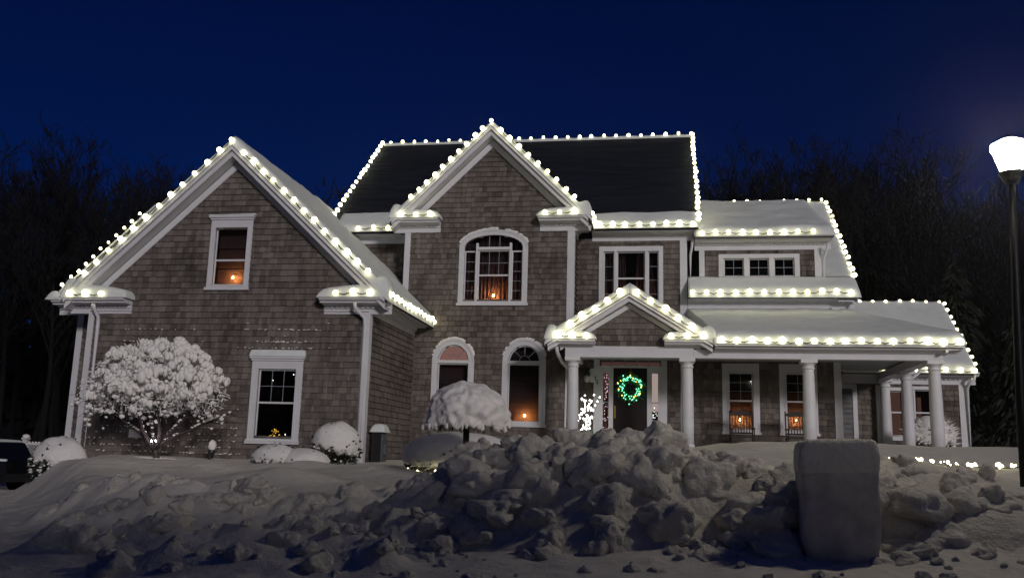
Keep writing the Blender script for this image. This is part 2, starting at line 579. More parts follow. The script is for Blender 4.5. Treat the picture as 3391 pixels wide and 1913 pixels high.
# --- shingles: the 300 largest in the picture one by one, the rest as one part
unit = MB().add([(-.5,-.044,0),(.5,-.044,0),(.5,-.007,1),(-.5,-.007,1),(-.5,.0,0),(.5,.0,0),(.5,.0,1),(-.5,.0,1)],
                [(0,1,2,3),(0,4,5,1),(1,5,6,2),(4,0,3,7),(3,2,6,7)])
unit_me = unit.mesh('shingle', M['shingle'])
camp = Vector((0,0,1.6))
order = sorted(range(len(SH)), key=lambda i: -(SH[i][3]*SH[i][4]*(1.0 if SH[i][5] == 0 else .35))/((SH[i][0]**2+SH[i][1]**2)))
single = set([i for i in order if abs(SH[i][1]-21.0) < .01 and SH[i][5] == 0 and 2.0 < SH[i][2] < 8.5][:300])
rest = MB()
for i, (x, y, z, w, h, ang) in enumerate(SH):
    if i in single:
        o = link('shingle', unit_me, wall_g)
        o.location = (x+4, y-26, z-1.4)
        o.scale = (w, 1, h)
        o.rotation_euler = (0, 0, ang)
    else:
        ca, sa = math.cos(ang), math.sin(ang)
        rest.add([(x+ca*a*w-sa*b, y+sa*a*w+ca*b, z+c*h) for a, b, c in unit.v], unit.f)
o = hpart(rest, 'shingle_cover', M['shingle'])
o['kind'] = 'stuff'

# --- trim
def boards(name, boxes, m='trim'):
    for b in boxes:
        hpart(MB().box(*b), name, M[m])
boards('corner_board', [(-14.53,-14.37,20.955,21.04,.9,4.92), (-7.20,-7.006,20.955,21.15,.9,4.92), (-15.53,-15.36,21.955,22.1,.5,5.05),
    (-7.44,-7.27,25.005,25.1,1.3,7.95), (-2.66,-2.456,25.005,25.2,1.3,7.95), (.50,.704,26.155,26.34,1.3,7.92),
    (4.66,4.856,26.155,26.34,1.3,5.92), (1.05,1.20,26.215,26.3,6.3,7.64), (4.26,4.44,26.215,26.4,6.3,7.64), (8.62,8.826,28.655,28.84,1.3,4.05)])

EAVE = [(0,0),(.04,0),(.04,.135),(.065,.135),(.065,.185),(.10,.20),(.13,.225),(.36,.23),(.36,.26),(.41,.275),(.45,.30),(.46,.335),(.42,.345),(0,.345)]
def cornice(p0, p1, out, z0, prof=EAVE, name='cornice', dent=True, sc=1.0):
    p0, p1, out = Vector(p0), Vector(p1), Vector(out)
    a = [(p0.x+out.x*o*sc, p0.y+out.y*o*sc, z0+z) for o, z in prof]
    b = [(p1.x+out.x*o*sc, p1.y+out.y*o*sc, z0+z) for o, z in prof]
    c = hpart(MB().prism(a, b), name, M['trim'])
    if dent:
        d = (p1-p0); L = d.length; d.normalize()
        mb = MB(); k = .06
        while k < L-.08:
            q0, q1 = p0+d*k, p0+d*(k+.065)
            f0, f1 = .066, .098
            pts = [q0+out*f0, q1+out*f0, q1+out*f1, q0+out*f1]
            mb.prism([(q.x, q.y, z0+.135) for q in pts], [(q.x, q.y, z0+.196) for q in pts])
            k += .13
        dd = MB(); dd.v, dd.f = mb.v, mb.f
        o = hpart(dd, 'dentil_band', M['trim'])
        o['kind'] = 'stuff'
    return c
F_ = (0,-1); R1 = (1,0)
cornice((GX-GH, 21), (-13.35, 21), F_, 4.90)
cornice((-8.20, 21), (GX+GH+.02, 21), F_, 4.90)
cornice((-7.05, 21.0), (-7.05, 25.05), R1, 4.903)
cornice((-16.1, 22), (-14.6, 22), F_, 5.02)
cornice((CX-CH, 25.05), (-6.38, 25.05), F_, 7.95)
cornice((-3.46, 25.05), (CX+CH, 25.05), F_, 7.95)
cornice((-2.50, 25.05), (-2.50, 26.2), R1, 7.953)
cornice((-9.9, 26.2), (-7.43, 26.2), F_, 7.91)
cornice((-2.05, 26.2), (1.08, 26.2), F_, 7.91)
cornice((.715, 26.2), (5.30, 26.2), F_, 5.90)
cornice((.92, 26.26), (4.72, 26.26), F_, 7.62)
cornice((5.3, 28.7), (9.1, 28.7), F_, 4.04)
# porch beam and eave
hpart(MB().box(-2.47, .77, 23.13, 23.43, 4.15, 4.43), 'beam', M['trim'])
hpart(MB().box(.775, 6.66, 23.15, 23.43, 4.15, 4.36), 'beam', M['trim'])
hpart(MB().box(6.36, 6.64, 23.435, 28.6, 4.15, 4.36), 'beam', M['trim'])
hpart(MB().box(-2.45, -2.17, 23.435, 25.0, 4.15, 4.36), 'beam', M['trim'])
PE = [(0,0),(.04,.0),(.08,.06),(.28,.07),(.30,.10),(.34,.13),(.34,.19),(0,.19)]
cornice((1.27, 23.15), (7.03, 23.15), F_, 4.30, PE, 'gutter', False)
cornice((6.64, 22.85), (6.64, 28.6), R1, 4.302, PE, 'gutter', False)
RE = [(0,0),(.02,0),(.02,.03),(.06,.05),(.24,.06),(.26,.09),(.31,.12),(.32,.17),(0,.17)]
cornice((PX-PH, 23.13), (-1.70, 23.13), F_, 4.40, RE, 'cornice', True)
cornice((.04, 23.13), (PX+PH, 23.13), F_, 4.40, RE, 'cornice', True)
hpart(MB().box(-2.40, 6.60, 23.2, 28.6, 4.40, 4.43), 'porch_ceiling', M['ceiling'])
hpart(MB().box(-2.48, 6.70, 23.0, 28.6, 1.60, 1.85), 'porch_floor', M['floor'])

# gable rakes
def rake(xa, fn, xe, o1, o2, y0, y1, name='rake_board', m='trim'):
    a = [(xa, fn(xa)-o1), (xe, fn(xe)-o1), (xe, fn(xe)-o2), (xa, fn(xa)-o2)]
    return hpart(MB().ext_y(a, y0, y1), name, M[m])
for fn, xa, hw, yf, yw, w in ((gR, GX, GH, 20.58, 21.0, .50), (cR, CX, CH, 24.63, 25.05, .52), (pR, PX, PH, 22.86, 23.18, .33)):
    k = 1.0 if w > .4 else .7
    for sg in (-1, 1):
        xe = xa+sg*(hw-.05)
        rake(xa, fn, xe, .02, .11*k, yf-.05, yf+.05)                 # crown
        rake(xa, fn, xe, .15*k, .27*k, yf+.02, yf+.07)               # fascia
        rake(xa, fn, xe, .111*k, .149*k, yf+.045, yf+.07)            # recessed fillet
        rake(xa, fn, xe, .235*k, .26*k, yf+.071, yw-.03, 'soffit')   # soffit
        rake(xa, fn, xa+sg*(hw-.62*(1 if w > .4 else .55)), .29*k, w, yw-.055, yw+.01, 'frieze_board')

# roofs
def roof(pts, t=.07, name='roof', m='roof'):
    return hpart(MB().prism([(x, y, z-t) for x, y, z in pts], [(x, y, z) for x, y, z in pts]), name, M[m])
roof([(GX,20.57,GA),(GX+GH,20.57,gR(GX+GH)),(GX+GH,25.05,gR(GX+GH)),(-7.42,25.06,gR(-7.42)),(-7.42,30,gR(-7.42)),(GX,30,GA)])
roof([(GX-GH,20.57,gR(GX-GH)),(GX,20.57,GA),(GX,30,GA),(GX-GH,30,gR(GX-GH))])
roof([(-15.98,21.6,5.42),(-13.3,21.6,7.93),(-13.3,30,7.93),(-15.98,30,5.42)])
roof([(CX,24.62,CA),(CX+CH,24.62,cR(CX+CH)),(CX+CH,25.9,cR(CX+CH)),(CX,28.8,CA)])
roof([(CX-CH,24.62,cR(CX-CH)),(CX,24.62,CA),(CX,28.8,CA),(CX-CH,25.9,cR(CX-CH))])
MZ0, MZ1, MY0, MY1 = 8.22, 12.88, 25.75, 31.0
roof([(-10.2,MY0,MZ0),(1.02,MY0,MZ0),(1.02,MY1,MZ1),(-10.2,MY1,MZ1)], .10, 'roof', 'roof_main')
roof([(-10.2,MY1,MZ1),(1.02,MY1,MZ1),(1.02,36.2,MZ0),(-10.2,36.2,MZ0)], .10)
WZ0, WZ1, WY0, WY1 = 6.19, 9.98, 25.75, 30.3
roof([(.70,WY0,WZ0),(5.30,WY0,WZ0),(5.30,WY1,WZ1),(.70,WY1,WZ1)])
roof([(.70,WY1,WZ1),(5.30,WY1,WZ1),(5.30,35,WZ0),(.70,35,WZ0)])
roof([(.90,25.82,7.94),(4.74,25.82,7.94),(4.74,30.2,9.96),(.90,30.2,9.96)])
hpart(MB().prism([(4.80,26.3,5.9),(4.80,34,5.9),(4.80,30.3,9.8)], [(4.67,26.3,5.9),(4.67,34,5.9),(4.67,30.3,9.8)]), 'wall', M['wallback'])
hpart(MB().prism([(.66,26.3,7.9),(.66,35.5,7.9),(.66,31,12.6)], [(.52,26.3,7.9),(.52,35.5,7.9),(.52,31,12.6)]), 'wall', M['wallback'])
# wing right rake boards (receding)
hpart(MB().prism([(5.31,WY0,WZ0-.02),(5.31,WY1,WZ1-.02),(5.31,WY1,WZ1-.24),(5.31,WY0,WZ0-.24)],
                 [(5.27,WY0,WZ0-.02),(5.27,WY1,WZ1-.02),(5.27,WY1,WZ1-.24),(5.27,WY0,WZ0-.24)]), 'rake_board', M['trim'])
hpart(MB().prism([(4.8,WY0+.1,WZ0-.14),(5.26,WY0+.1,WZ0-.14),(5.26,WY1,WZ1-.26),(4.8,WY1,WZ1-.26)],
                 [(4.8,WY0+.1,WZ0-.10),(5.26,WY0+.1,WZ0-.10),(5.26,WY1,WZ1-.22),(4.8,WY1,WZ1-.22)]), 'soffit', M['trim'])
# porch hip roof
PZ0, PZ1 = 4.47, 5.62
roof([(1.2,22.82,PZ0),(7.02,22.82,PZ0),(4.95,26.15,PZ1),(.7,26.15,PZ1)])
roof([(7.02,22.82,PZ0),(7.02,28.6,PZ0),(4.95,28.6,PZ1),(4.95,26.15,PZ1)])
roof([(PX,22.85,PA),(PX+PH,22.85,pR(PX+PH)),(PX+PH,25.0,pR(PX+PH)),(PX+PH-.35,26.1,pR(PX+PH-.35)),(PX,26.1,PA)])
roof([(PX-PH,22.85,pR(PX-PH)),(PX,22.85,PA),(PX,26.1,PA),(-2.40,26.1,pR(-2.40)),(-2.40,25.0,pR(-2.40)),(PX-PH,25.0,pR(PX-PH))])
# back wing
BZ0, BZ1, BY0, BY1 = 4.36, 6.70, 28.28, 31.0
roof([(4.85,BY0,BZ0),(8.98,BY0,BZ0),(8.98,BY1,BZ1),(4.85,BY1,BZ1)])
roof([(4.85,BY1,BZ1),(8.98,BY1,BZ1),(8.98,33.8,BZ0),(4.85,33.8,BZ0)])
hpart(MB().prism([(8.78,28.8,4.3),(8.78,33.2,4.3),(8.78,31,6.4)], [(8.64,28.8,4.3),(8.64,33.2,4.3),(8.64,31,6.4)]), 'wall', M['wallback'])
hpart(MB().prism([(8.99,BY0,BZ0),(8.99,BY1,BZ1),(8.99,BY1,BZ1-.2),(8.99,BY0,BZ0-.2)],
                 [(8.95,BY0,BZ0),(8.95,BY1,BZ1),(8.95,BY1,BZ1-.2),(8.95,BY0,BZ0-.2)]), 'rake_board', M['trim'])

# columns
for cx, cy in ((-2.28,23.3),(.61,23.3),(3.55,23.3),(6.48,23.3),(6.48,25.9),(6.48,28.35)):
    c = hpart(MB().lathe(cx, cy, [(.152,2.0),(.155,2.5),(.150,3.1),(.135,3.85),(.130,3.95)]), 'column', M['trim'], True)
    hpart(MB().lathe(cx, cy, [(.135,3.90),(.155,3.92),(.155,3.95),(.14,3.97),(.14,4.0),(.165,4.03),(.185,4.06)]), 'capital', M['trim'], False, c)
    hpart(MB().box(cx-.195, cx+.195, cy-.195, cy+.195, 4.06, 4.148), 'abacus', M['trim'], False, c)
    hpart(MB().lathe(cx, cy, [(.20,1.85),(.20,1.93),(.175,1.97),(.16,2.02)]), 'base', M['trim'], False, c)
hpart(MB().box(-2.06, -1.93, 26.12, 26.2, 3.75, 4.15), 'bracket', M['trim'])

# downspouts
def spout(path, r=.042):
    return hpart(MB().tube(path, r, 8), 'downspout', M['trim'], True)
spout([(-14.22,20.62,5.1),(-14.22,20.70,4.98),(-14.22,20.90,4.8),(-14.22,20.92,4.6),(-14.22,20.92,1.0)], .05)
spout([(-7.30,20.62,5.12),(-7.30,20.64,5.02),(-7.13,20.88,4.80),(-7.11,20.905,4.6),(-7.11,20.905,1.0)], .05)
spout([(.86,25.95,7.95),(.84,26.1,7.7),(.80,26.3,7.5),(.80,26.3,6.6)], .04)
spout([(-2.70,23.1,4.42),(-2.68,23.2,4.25),(-2.62,23.8,4.08),(-2.50,24.9,3.95),(-2.50,24.95,3.7),(-2.50,24.95,1.5)], .05)
spout([(4.60,25.9,7.72),(4.56,26.0,7.55),(4.50,26.2,7.3),(4.50,26.22,6.75)], .04)
spout([(6.85,26.0,4.35),(6.86,26.0,4.15),(6.72,26.0,4.02),(6.55,25.95,3.9)], .045)
spout([(8.92,28.3,4.2),(8.86,28.5,4.05),(8.84,28.6,3.9),(8.84,28.6,1.6)], .045)
# carved bracket at the wing corner
hpart(MB().ext_y([(4.62,5.92),(4.84,5.92),(4.84,5.52),(4.74,5.50),(4.78,5.66),(4.66,5.80)], 26.0, 26.13), 'bracket', M['trim'])

# --- windows
def window(op, Y, cw=.15, head=.2, sill=True, lites=None, mullions=None, back='dark', depth=.9, rail=None, grid=(0,0), crown=False, footer=.08):
    """op: opening; casing round it; sash, panes and muntins inside"""
    u0, u1, z0, z1, rise = op
    mb = MB()
    if rise > 0:
        c, a = (u0+u1)/2, (u1-u0)/2
        A = a+cw; rr = rise+cw*.98
        top = lambda u: z1 + rr*math.sqrt(max(0, 1-((u-c)/A)**2))
        br = [c+A*math.cos(math.pi*k/20) for k in range(1, 20)]
        panel(mb, lambda u: z0-footer, top, u0-cw, u1+cw, [op], Y-.045, Y+.01, br)
    else:
        panel(mb, lambda u: z0-footer, lambda u: z1+head, u0-cw, u1+cw, [op], Y-.045, Y+.01)
        # inner bead
        panel(mb, lambda u: z0-.02, lambda u: z1+.035, u0-.035, u1+.035, [op], Y-.06, Y-.0451)
    w = hpart(mb, 'window', M['trim'])
    if rise > 0:      # keyed outer moulding
        c, a = (u0+u1)/2, (u1-u0)/2
        A1, r1 = a+cw, rise+cw*.98
        pts_o = [(c+A1*math.cos(math.pi*k/28), z1+r1*math.sin(math.pi*k/28)) for k in range(29)]
        A2, r3 = A1-.045, r1-.045
        pts_i = [(c+A2*math.cos(math.pi*k/28), z1+r3*math.sin(math.pi*k/28)) for k in range(29)]
        q = MB()
        for k in range(28):
            q.ext_y([pts_o[k], pts_o[k+1], pts_i[k+1], pts_i[k]], Y-.068, Y-.0451)
        hpart(q, 'moulding', M['trim'], False, w)
    if sill:
        hpart(MB().box(u0-cw-.03, u1+cw+.03, Y-.10, Y-.0451, z0-footer-.05, z0-footer+.02), 'sill', M['trim'], False, w)
    if crown:
        hpart(MB().box(u0-cw-.02, u1+cw+.02, Y-.08, Y+.01, z1+head+.001, z1+head+.05), 'head_cap', M['trim'], False, w)
        hpart(MB().box(u0-cw-.05, u1+cw+.05, Y-.12, Y+.01, z1+head+.051, z1+head+.10), 'head_cap', M['trim'], False, w)
    # sash: frame just inside the opening
    fz = z1
    sash = MB()
    lites = lites or [(u0, u1, z0, fz, grid, rail)]
    for (a0, a1, b0, b1, gr, rl) in lites:
        t = .035
        panel(sash, lambda u: b0, lambda u: b1, a0, a1, [(a0+t, a1-t, b0+t, b1-t, 0)], Y+.03, Y+.075)
        mid = rl
        if mid:
            sash.box(a0+t, a1-t, Y+.02, Y+.07, mid-.02, mid+.025)
        gx_, gz_ = gr
        lo = mid+.025 if (mid and gr[0] < 0) else b0+t
        gx_ = abs(gx_)
        for k in range(1, gx_):
            x = a0+t+(a1-a0-2*t)*k/gx_
            mu = MB().box(x-.006, x+.006, Y+.04, Y+.062, lo, b1-t)
            hpart(mu, 'muntin', M['muntin'], False, w)
        for k in range(1, gz_):
            z = lo+(b1-t-lo)*k/gz_
            mu = MB().box(a0+t, a1-t, Y+.0395, Y+.0615, z-.006, z+.006)
            hpart(mu, 'muntin', M['muntin'], False, w)
        if mid:
            for q0, q1 in ((b0+t, mid-.02), (mid+.025, b1-t)):
                hpart(MB().box(a0+t, a1-t, Y+.048, Y+.054, q0, q1), 'pane', M['glass'], False, w)
        else:
            hpart(MB().box(a0+t, a1-t, Y+.048, Y+.054, b0+t, b1-t), 'pane', M['glass'], False, w)
    for (x0, x1, q0, q1) in (mullions or []):
        sash.box(x0, x1, Y-.05, Y+.06, q0, q1)
    hpart(sash, 'sash', M['trim'], False, w)
    if rise > 0 and not lites[0][4][0] == 99:
        pass
    # the room behind
    zt = z1+rise+.05
    room = MB()
    x0, x1, ya, yb, za, zb = u0-.12, u1+.12, Y+.142, Y+depth, z0-.1, zt+.1
    V = [(x0,ya,za),(x1,ya,za),(x1,yb,za),(x0,yb,za),(x0,ya,zb),(x1,ya,zb),(x1,yb,zb),(x0,yb,zb)]
    room.add(V, [(0,1,2,3),(7,6,5,4),(1,5,6,2),(2,6,7,3),(0,3,7,4)])
    hpart(room, 'room', M[back], False, w)
    return w

def fan(w, op, Y, spokes=3, hub=.15):
    """half-round light with sunburst muntins and its own pane"""
    u0, u1, z0, z1, rise = op
    c, a = (u0+u1)/2, (u1-u0)/2
    zb = z1+.03
    rr = rise-.06; A = a-.03
    n = 20
    pts = [(c+A*math.cos(math.pi*k/n), zb+rr*math.sin(math.pi*k/n)) for k in range(n+1)]
    hpart(MB().ext_y(pts, Y+.048, Y+.054), 'pane', M['glass'], False, w)
    for k in range(1, spokes+1):
        an = math.pi*k/(spokes+1)
        p0 = (c+hub*math.cos(an), Y+.05, zb+hub*math.sin(an))
        p1 = (c+A*math.cos(an), Y+.05, zb+rr*math.sin(an))
        hpart(MB().tube([p0, p1], .011, 4), 'muntin', M['muntin'], False, w)
    hpart(MB().tube([(c+hub*math.cos(math.pi*k/12), Y+.05, zb+hub*math.sin(math.pi*k/12)) for k in range(13)], .011, 4), 'muntin', M['muntin'], False, w)
    ring = MB()
    for k in range(n):
        o1 = [(c+a*math.cos(math.pi*q/n), z1+rise*math.sin(math.pi*q/n)) for q in (k, k+1)]
        i1 = [(c+(a-.035)*math.cos(math.pi*q/n), z1+(rise-.035)*math.sin(math.pi*q/n)) for q in (k, k+1)]
        ring.ext_y([o1[0], o1[1], i1[1], i1[0]], Y+.02, Y+.07)
    hpart(ring, 'arch_sash', M['trim'], False, w)
    hpart(MB().box(u0, u1, Y-.05, Y+.07, z1-.055, z1+.03), 'transom_bar', M['trim'], False, w)

w_gu = window(W_GU, 21.0, .13, .20, rail=6.28, crown=True)
w_gl = window(W_GL, 21.0, .17, .20, rail=2.72, grid=(-3, 2), crown=True)
# big arched triple window
c0, c1 = -5.24, -4.32
w_cb = window(W_CB, 25.05, .155, lites=[(-5.64, c0-.06, 5.92, 7.40, (1, 5), None), (c0, c1, 5.92, 7.42, (-3, 2), 6.68), (c1+.06, -3.94, 5.92, 7.40, (1, 5), None)],
              mullions=[(c0-.06, c0, 5.92, 7.62), (c1, c1+.06, 5.92, 7.62), (c0, c1, 7.42, 7.50)])
for k in range(1, 3):
    x = c0+(c1-c0)*k/3
    hpart(MB().box(x-.008, x+.008, 25.09, 25.112, 7.50, 7.84), 'muntin', M['muntin'], False, w_cb)
cc, ca_ = (W_CB[0]+W_CB[1])/2, (W_CB[1]-W_CB[0])/2
pts = [(cc+ca_*math.cos(math.pi*k/20), 7.40+(.36+.1)*math.sin(math.pi*k/20)) for k in range(21)]
hpart(MB().ext_y(pts, 25.098, 25.104), 'pane', M['glass'], False, w_cb)
w_al = window(W_AL, 25.05, .165, lites=[(-6.30, -5.41, 2.52, 4.145, (0, 0), None)])
fan(w_al, W_AL, 25.05)
w_ar = window(W_AR, 25.05, .165, lites=[(-4.27, -3.37, 2.53, 4.145, (0, 0), None)])
fan(w_ar, W_AR, 25.05)
w_m2 = window(W_M2, 26.2, .13, .15, lites=[(-1.71,-1.40,5.9,7.60,(1,4),None), (-1.32,-.50,5.9,7.60,(0,0),6.80), (-.42,-.11,5.9,7.60,(1,4),None)],
              mullions=[(-1.40,-1.32,5.9,7.60), (-.50,-.42,5.9,7.60)])
w_p1 = window(W_P1, 26.2, .17, .25, rail=3.30, grid=(-2, 3))
w_p2 = window(W_P2, 26.2, .17, .25, rail=3.30, grid=(-2, 3))
for op in W_DO[:1]:
    big = hole(1.74, 3.71, 6.85, 7.38)
    w_do = window((1.74, 3.71, 6.85, 7.38, 0), 26.26, .14, .12, lites=[(o[0], o[1], o[2], o[3], (2, 2), None) for o in W_DO],
                  mullions=[(2.31,2.44,6.85,7.38), (3.01,3.14,6.85,7.38)])
w_b1 = window(W_B1, 28.7, .10, .1, back='warmroom', rail=3.2)
w_b2 = window(W_B2, 28.7, .10, .1, back='warmroom', rail=3.2)
hpart(MB().box(6.52,7.15,29.4,29.41,2.5,3.9), 'lit_wall', M['litroom3'], False, w_b1)
hpart(MB().box(7.60,7.72,29.3,29.31,2.5,3.7), 'lit_wall', M['litroom3'], False, w_b2)

# front door
DY_ = 26.2
fr = MB()
panel(fr, lambda u: 1.85, lambda u: 4.60, -1.96, .12, [hole(-1.79,-.05,4.235,4.535), hole(-1.40,-.44,1.85,4.18), hole(-1.695,-1.525,2.05,4.035), hole(-.305,-.135,2.05,4.035)], DY_-.05, DY_+.08)
fd = hpart(fr, 'door_frame', M['trim'])
hpart(MB().box(-1.82, -.02, DY_-.09, DY_-.0501, 4.18, 4.235), 'lintel', M['trim'], False, fd)
dr = hpart(MB().box(-1.40, -.44, DY_+.0, DY_+.05, 1.85, 4.18), 'door', M['door'])
for (a, b, q0, q1) in ((-1.33,-.96,2.0,2.75), (-.90,-.51,2.0,2.75), (-1.33,-.96,2.9,4.05), (-.90,-.51,2.9,4.05)):
    hpart(MB().box(a, b, DY_-.014, DY_-.001, q0, q1), 'door_panel', M['door'], False, dr)
hpart(MB().box(-1.37, -1.325, DY_-.03, DY_-.001, 2.75, 3.10), 'handle', M['brass'], False, dr)
for nm, a, b in (('sidelight', -1.695, -1.525), ('sidelight', -.305, -.135)):
    sl = hpart(MB().box(a, b, DY_+.02, DY_+.028, 2.05, 4.035), nm, M['glass'])
    for z in (2.7, 3.2):
        hpart(MB().box(a, b, DY_+.0, DY_+.019, z-.012, z+.012), 'muntin', M['muntin'], False, sl)
tr = hpart(MB().box(-1.79, -.05, DY_+.02, DY_+.028, 4.235, 4.535), 'transom', M['glass'])
for k in range(1, 5):
    x = -1.79+1.74*k/5
    hpart(MB().box(x-.01, x+.01, DY_+.0, DY_+.019, 4.235, 4.535), 'muntin', M['muntin'], False, tr)
hall = MB()
x0, x1, ya, yb, za, zb = -1.9, .06, 26.345, 28.4, 1.8, 4.7
V = [(x0,ya,za),(x1,ya,za),(x1,yb,za),(x0,yb,za),(x0,ya,zb),(x1,ya,zb),(x1,yb,zb),(x0,yb,zb)]
hall.add(V, [(0,1,2,3),(7,6,5,4),(1,5,6,2),(2,6,7,3),(0,3,7,4)])
hpart(hall, 'hallway', M['warmroom'])
hpart(MB().box(-1.5, .02, 26.7, 26.72, 4.40, 4.68), 'lit_ceiling', M['litroom'])
hpart(MB().box(-1.85, .02, 26.74, 26.76, 4.20, 4.45), 'lit_wall', M['litroom3'])
hpart(MB().box(-.34, -.05, 27.2, 27.22, 3.0, 4.3), 'lit_doorway', M['litroom2'])
hpart(MB().box(-1.85, -1.45, 27.2, 27.22, 2.2, 4.2), 'lit_wall', M['litroom3'])
# side door at the end of the porch
sd = hpart(panel(MB(), lambda u: 1.85, lambda u: 4.02, 5.0, 5.75, [hole(5.13,5.62,1.85,3.88)], 28.64, 28.72), 'door_frame', M['trim'])
hpart(MB().box(5.13, 5.62, 28.67, 28.698, 1.85, 3.88), 'door', M['metalgrey'])
hpart(MB().box(6.28, 6.42, 28.62, 28.70, 1.85, 4.0), 'pilaster', M['trim'])

# house number
def digits():
    one = MB().box(-.012, .012, -.012, .0, -.055, .055)
    one.box(-.028, -.012, -.012, .0, .03, .045)
    hpart_loc(one, (-1.905, 26.145, 3.875))
    p = [(-.028,.03),(-.018,.05),(.0,.055),(.02,.047),(.027,.028),(.02,.008),(-.005,-.02),(-.028,-.045),(-.028,-.052),(.03,-.052)]
    two = MB().tube([(x, -.008, z) for x, z in p], .009, 5)
    hpart_loc(two, (-1.85, 26.145, 3.77))
def hpart_loc(mb, loc):
    mb.v = [(x+loc[0], y+loc[1], z+loc[2]) for x, y, z in mb.v]
    return hpart(mb, 'house_number', M['black'])
digits()
hpart(MB().box(-13.06,-12.72,20.93,20.99,1.80,2.0), 'wall_vent', M['trim'])

# ------------------------------------------------------------------ roof snow
def snow_sheet(name, label, A, B, C, D, t, rnd=(1,1,1,1), rad=.22, step=.09, tf=None, amp=.03, seed=0.0, m='snow_roof'):
    A, B, C, D = [Vector(p) for p in (A, B, C, D)]
    Lu = max((B-A).length, (C-D).length); Lv = max((D-A).length, (C-B).length)
    def ax(L, r0, r1):
        n = max(6, int(L/step))
        s = [i/n for i in range(n+1)]
        ext = [.012, .03, .06, .11]
        for e in ext:
            if r0: s.append(e/L)
            if r1: s.append(1-e/L)
        return sorted(set(round(q, 5) for q in s if 0 <= q <= 1))
    us, vs_ = ax(Lu, rnd[3], rnd[1]), ax(Lv, rnd[0], rnd[2])
    nu, nv = len(us), len(vs_)
    def prof(d):
        s = min(1, d/rad)
        return (1-(1-s)**2.4)**.5
    mb = MB()
    top, bot = [], []
    for v in vs_:
        for u in us:
            p = (A*(1-u)+B*u)*(1-v)+(D*(1-u)+C*u)*v
            k = 1.0
            if rnd[0]: k *= prof(v*Lv)
            if rnd[2]: k *= prof((1-v)*Lv)
            if rnd[3]: k *= prof(u*Lu)
            if rnd[1]: k *= prof((1-u)*Lu)
            h = t*(tf(u, v) if tf else 1.0)
            h *= k
            h += k*amp*(n3(p.x*1.3+seed, p.y*1.3, p.z)+.4*n3(p.x*4, p.y*4+seed, p.z*4))
            top.append((p.x, p.y, p.z+.006+max(0, h)))
            bot.append((p.x, p.y, p.z+.004))
    mb.v = top+bot
    N = nu*nv
    for j in range(nv-1):
        for i in range(nu-1):
            a = j*nu+i
            mb.f.append((a, a+1, a+nu+1, a+nu))
            mb.f.append((N+a, N+a+nu, N+a+nu+1, N+a+1))
    for i in range(nu-1):
        mb.f.append((i, N+i, N+i+1, i+1))
        a = (nv-1)*nu+i
        mb.f.append((a, a+1, N+a+1, N+a))
    for j in range(nv-1):
        a = j*nu
        mb.f.append((a, a+nu, N+a+nu, N+a))
        a = j*nu+nu-1
        mb.f.append((a, N+a, N+a+nu, a+nu))
    o = mb.build(name, M[m], None, True)
    return tag(o, label, 'snow', kind='stuff')

def pt(fn, x, y, dz=.0): return (x, y, fn(x)+dz)
snow_sheet('roof_snow', 'snow blanket on the right slope of the garage roof', pt(gR, GX+GH+.05, 20.52), pt(gR, GX+GH+.05, 25.0), pt(gR, GX, 25.0), pt(gR, GX, 20.52), .30, (1,0,0,1), seed=1)
snow_sheet('roof_snow', 'snow on the garage roof running back to the main wall', pt(gR, -7.44, 25.0), pt(gR, -7.44, 27.5), pt(gR, GX, 29.0), pt(gR, GX, 25.0), .30, (1,0,0,0), seed=1, amp=.06)
snow_sheet('roof_snow', 'snow on the left slope of the garage roof', pt(gR, GX, 20.52), pt(gR, GX, 29), pt(gR, GX-GH-.05, 29), pt(gR, GX-GH-.05, 20.52), .28, (0,0,1,1), seed=2)
snow_sheet('roof_snow', 'snow on the wider roof behind the garage at far left', (-16.03,21.55,5.40),(-13.3,21.55,7.94),(-13.3,28,7.94),(-16.03,28,5.40), .16, (1,1,0,1), seed=3)
snow_sheet('roof_snow', 'snow on the right slope of the centre gable', pt(cR, CX+CH+.04, 24.58), pt(cR, CX+CH+.04, 25.9), pt(cR, CX, 28.8), pt(cR, CX, 24.58), .20, (1,0,0,1), seed=4)
snow_sheet('roof_snow', 'snow on the left slope of the centre gable', pt(cR, CX, 24.58), pt(cR, CX, 28.8), pt(cR, CX-CH-.04, 25.9), pt(cR, CX-CH-.04, 24.58), .20, (0,0,1,1), seed=5)
ms = (MZ1-MZ0)/(MY1-MY0)
def mR(y): return MZ0+ms*(y-MY0)
snow_sheet('roof_snow', 'snow strip along the main eave left of the centre gable', (-9.9,25.70,mR(25.70)),(-7.6,25.70,mR(25.70)),(-7.3,26.5,mR(26.5)),(-9.9,26.5,mR(26.5)), .16, (1,1,1,0), seed=6)
snow_sheet('roof_snow', 'snow strip along the main eave right of the centre gable', (-2.1,25.70,mR(25.70)),(1.06,25.70,mR(25.70)),(1.06,26.3,mR(26.3)),(-2.3,26.3,mR(26.3)), .16, (1,1,1,0), seed=7)
snow_sheet('roof_snow', 'thin line of snow along the main ridge', (-10.2,30.85,mR(30.85)),(1.03,30.85,mR(30.85)),(1.03,31.1,mR(30.9)),(-10.2,31.1,mR(30.9)), .12, (1,1,1,1), .1, seed=8)
wsl = (WZ1-WZ0)/(WY1-WY0)
def wR(y): return WZ0+wsl*(y-WY0)
snow_sheet('roof_snow', 'snow on the low eave in front of the dormer', (.72,25.68,wR(25.68)),(5.38,25.68,wR(25.68)),(5.38,26.24,wR(26.24)),(.72,26.24,wR(26.24)), .24, (1,1,0,0), seed=9)
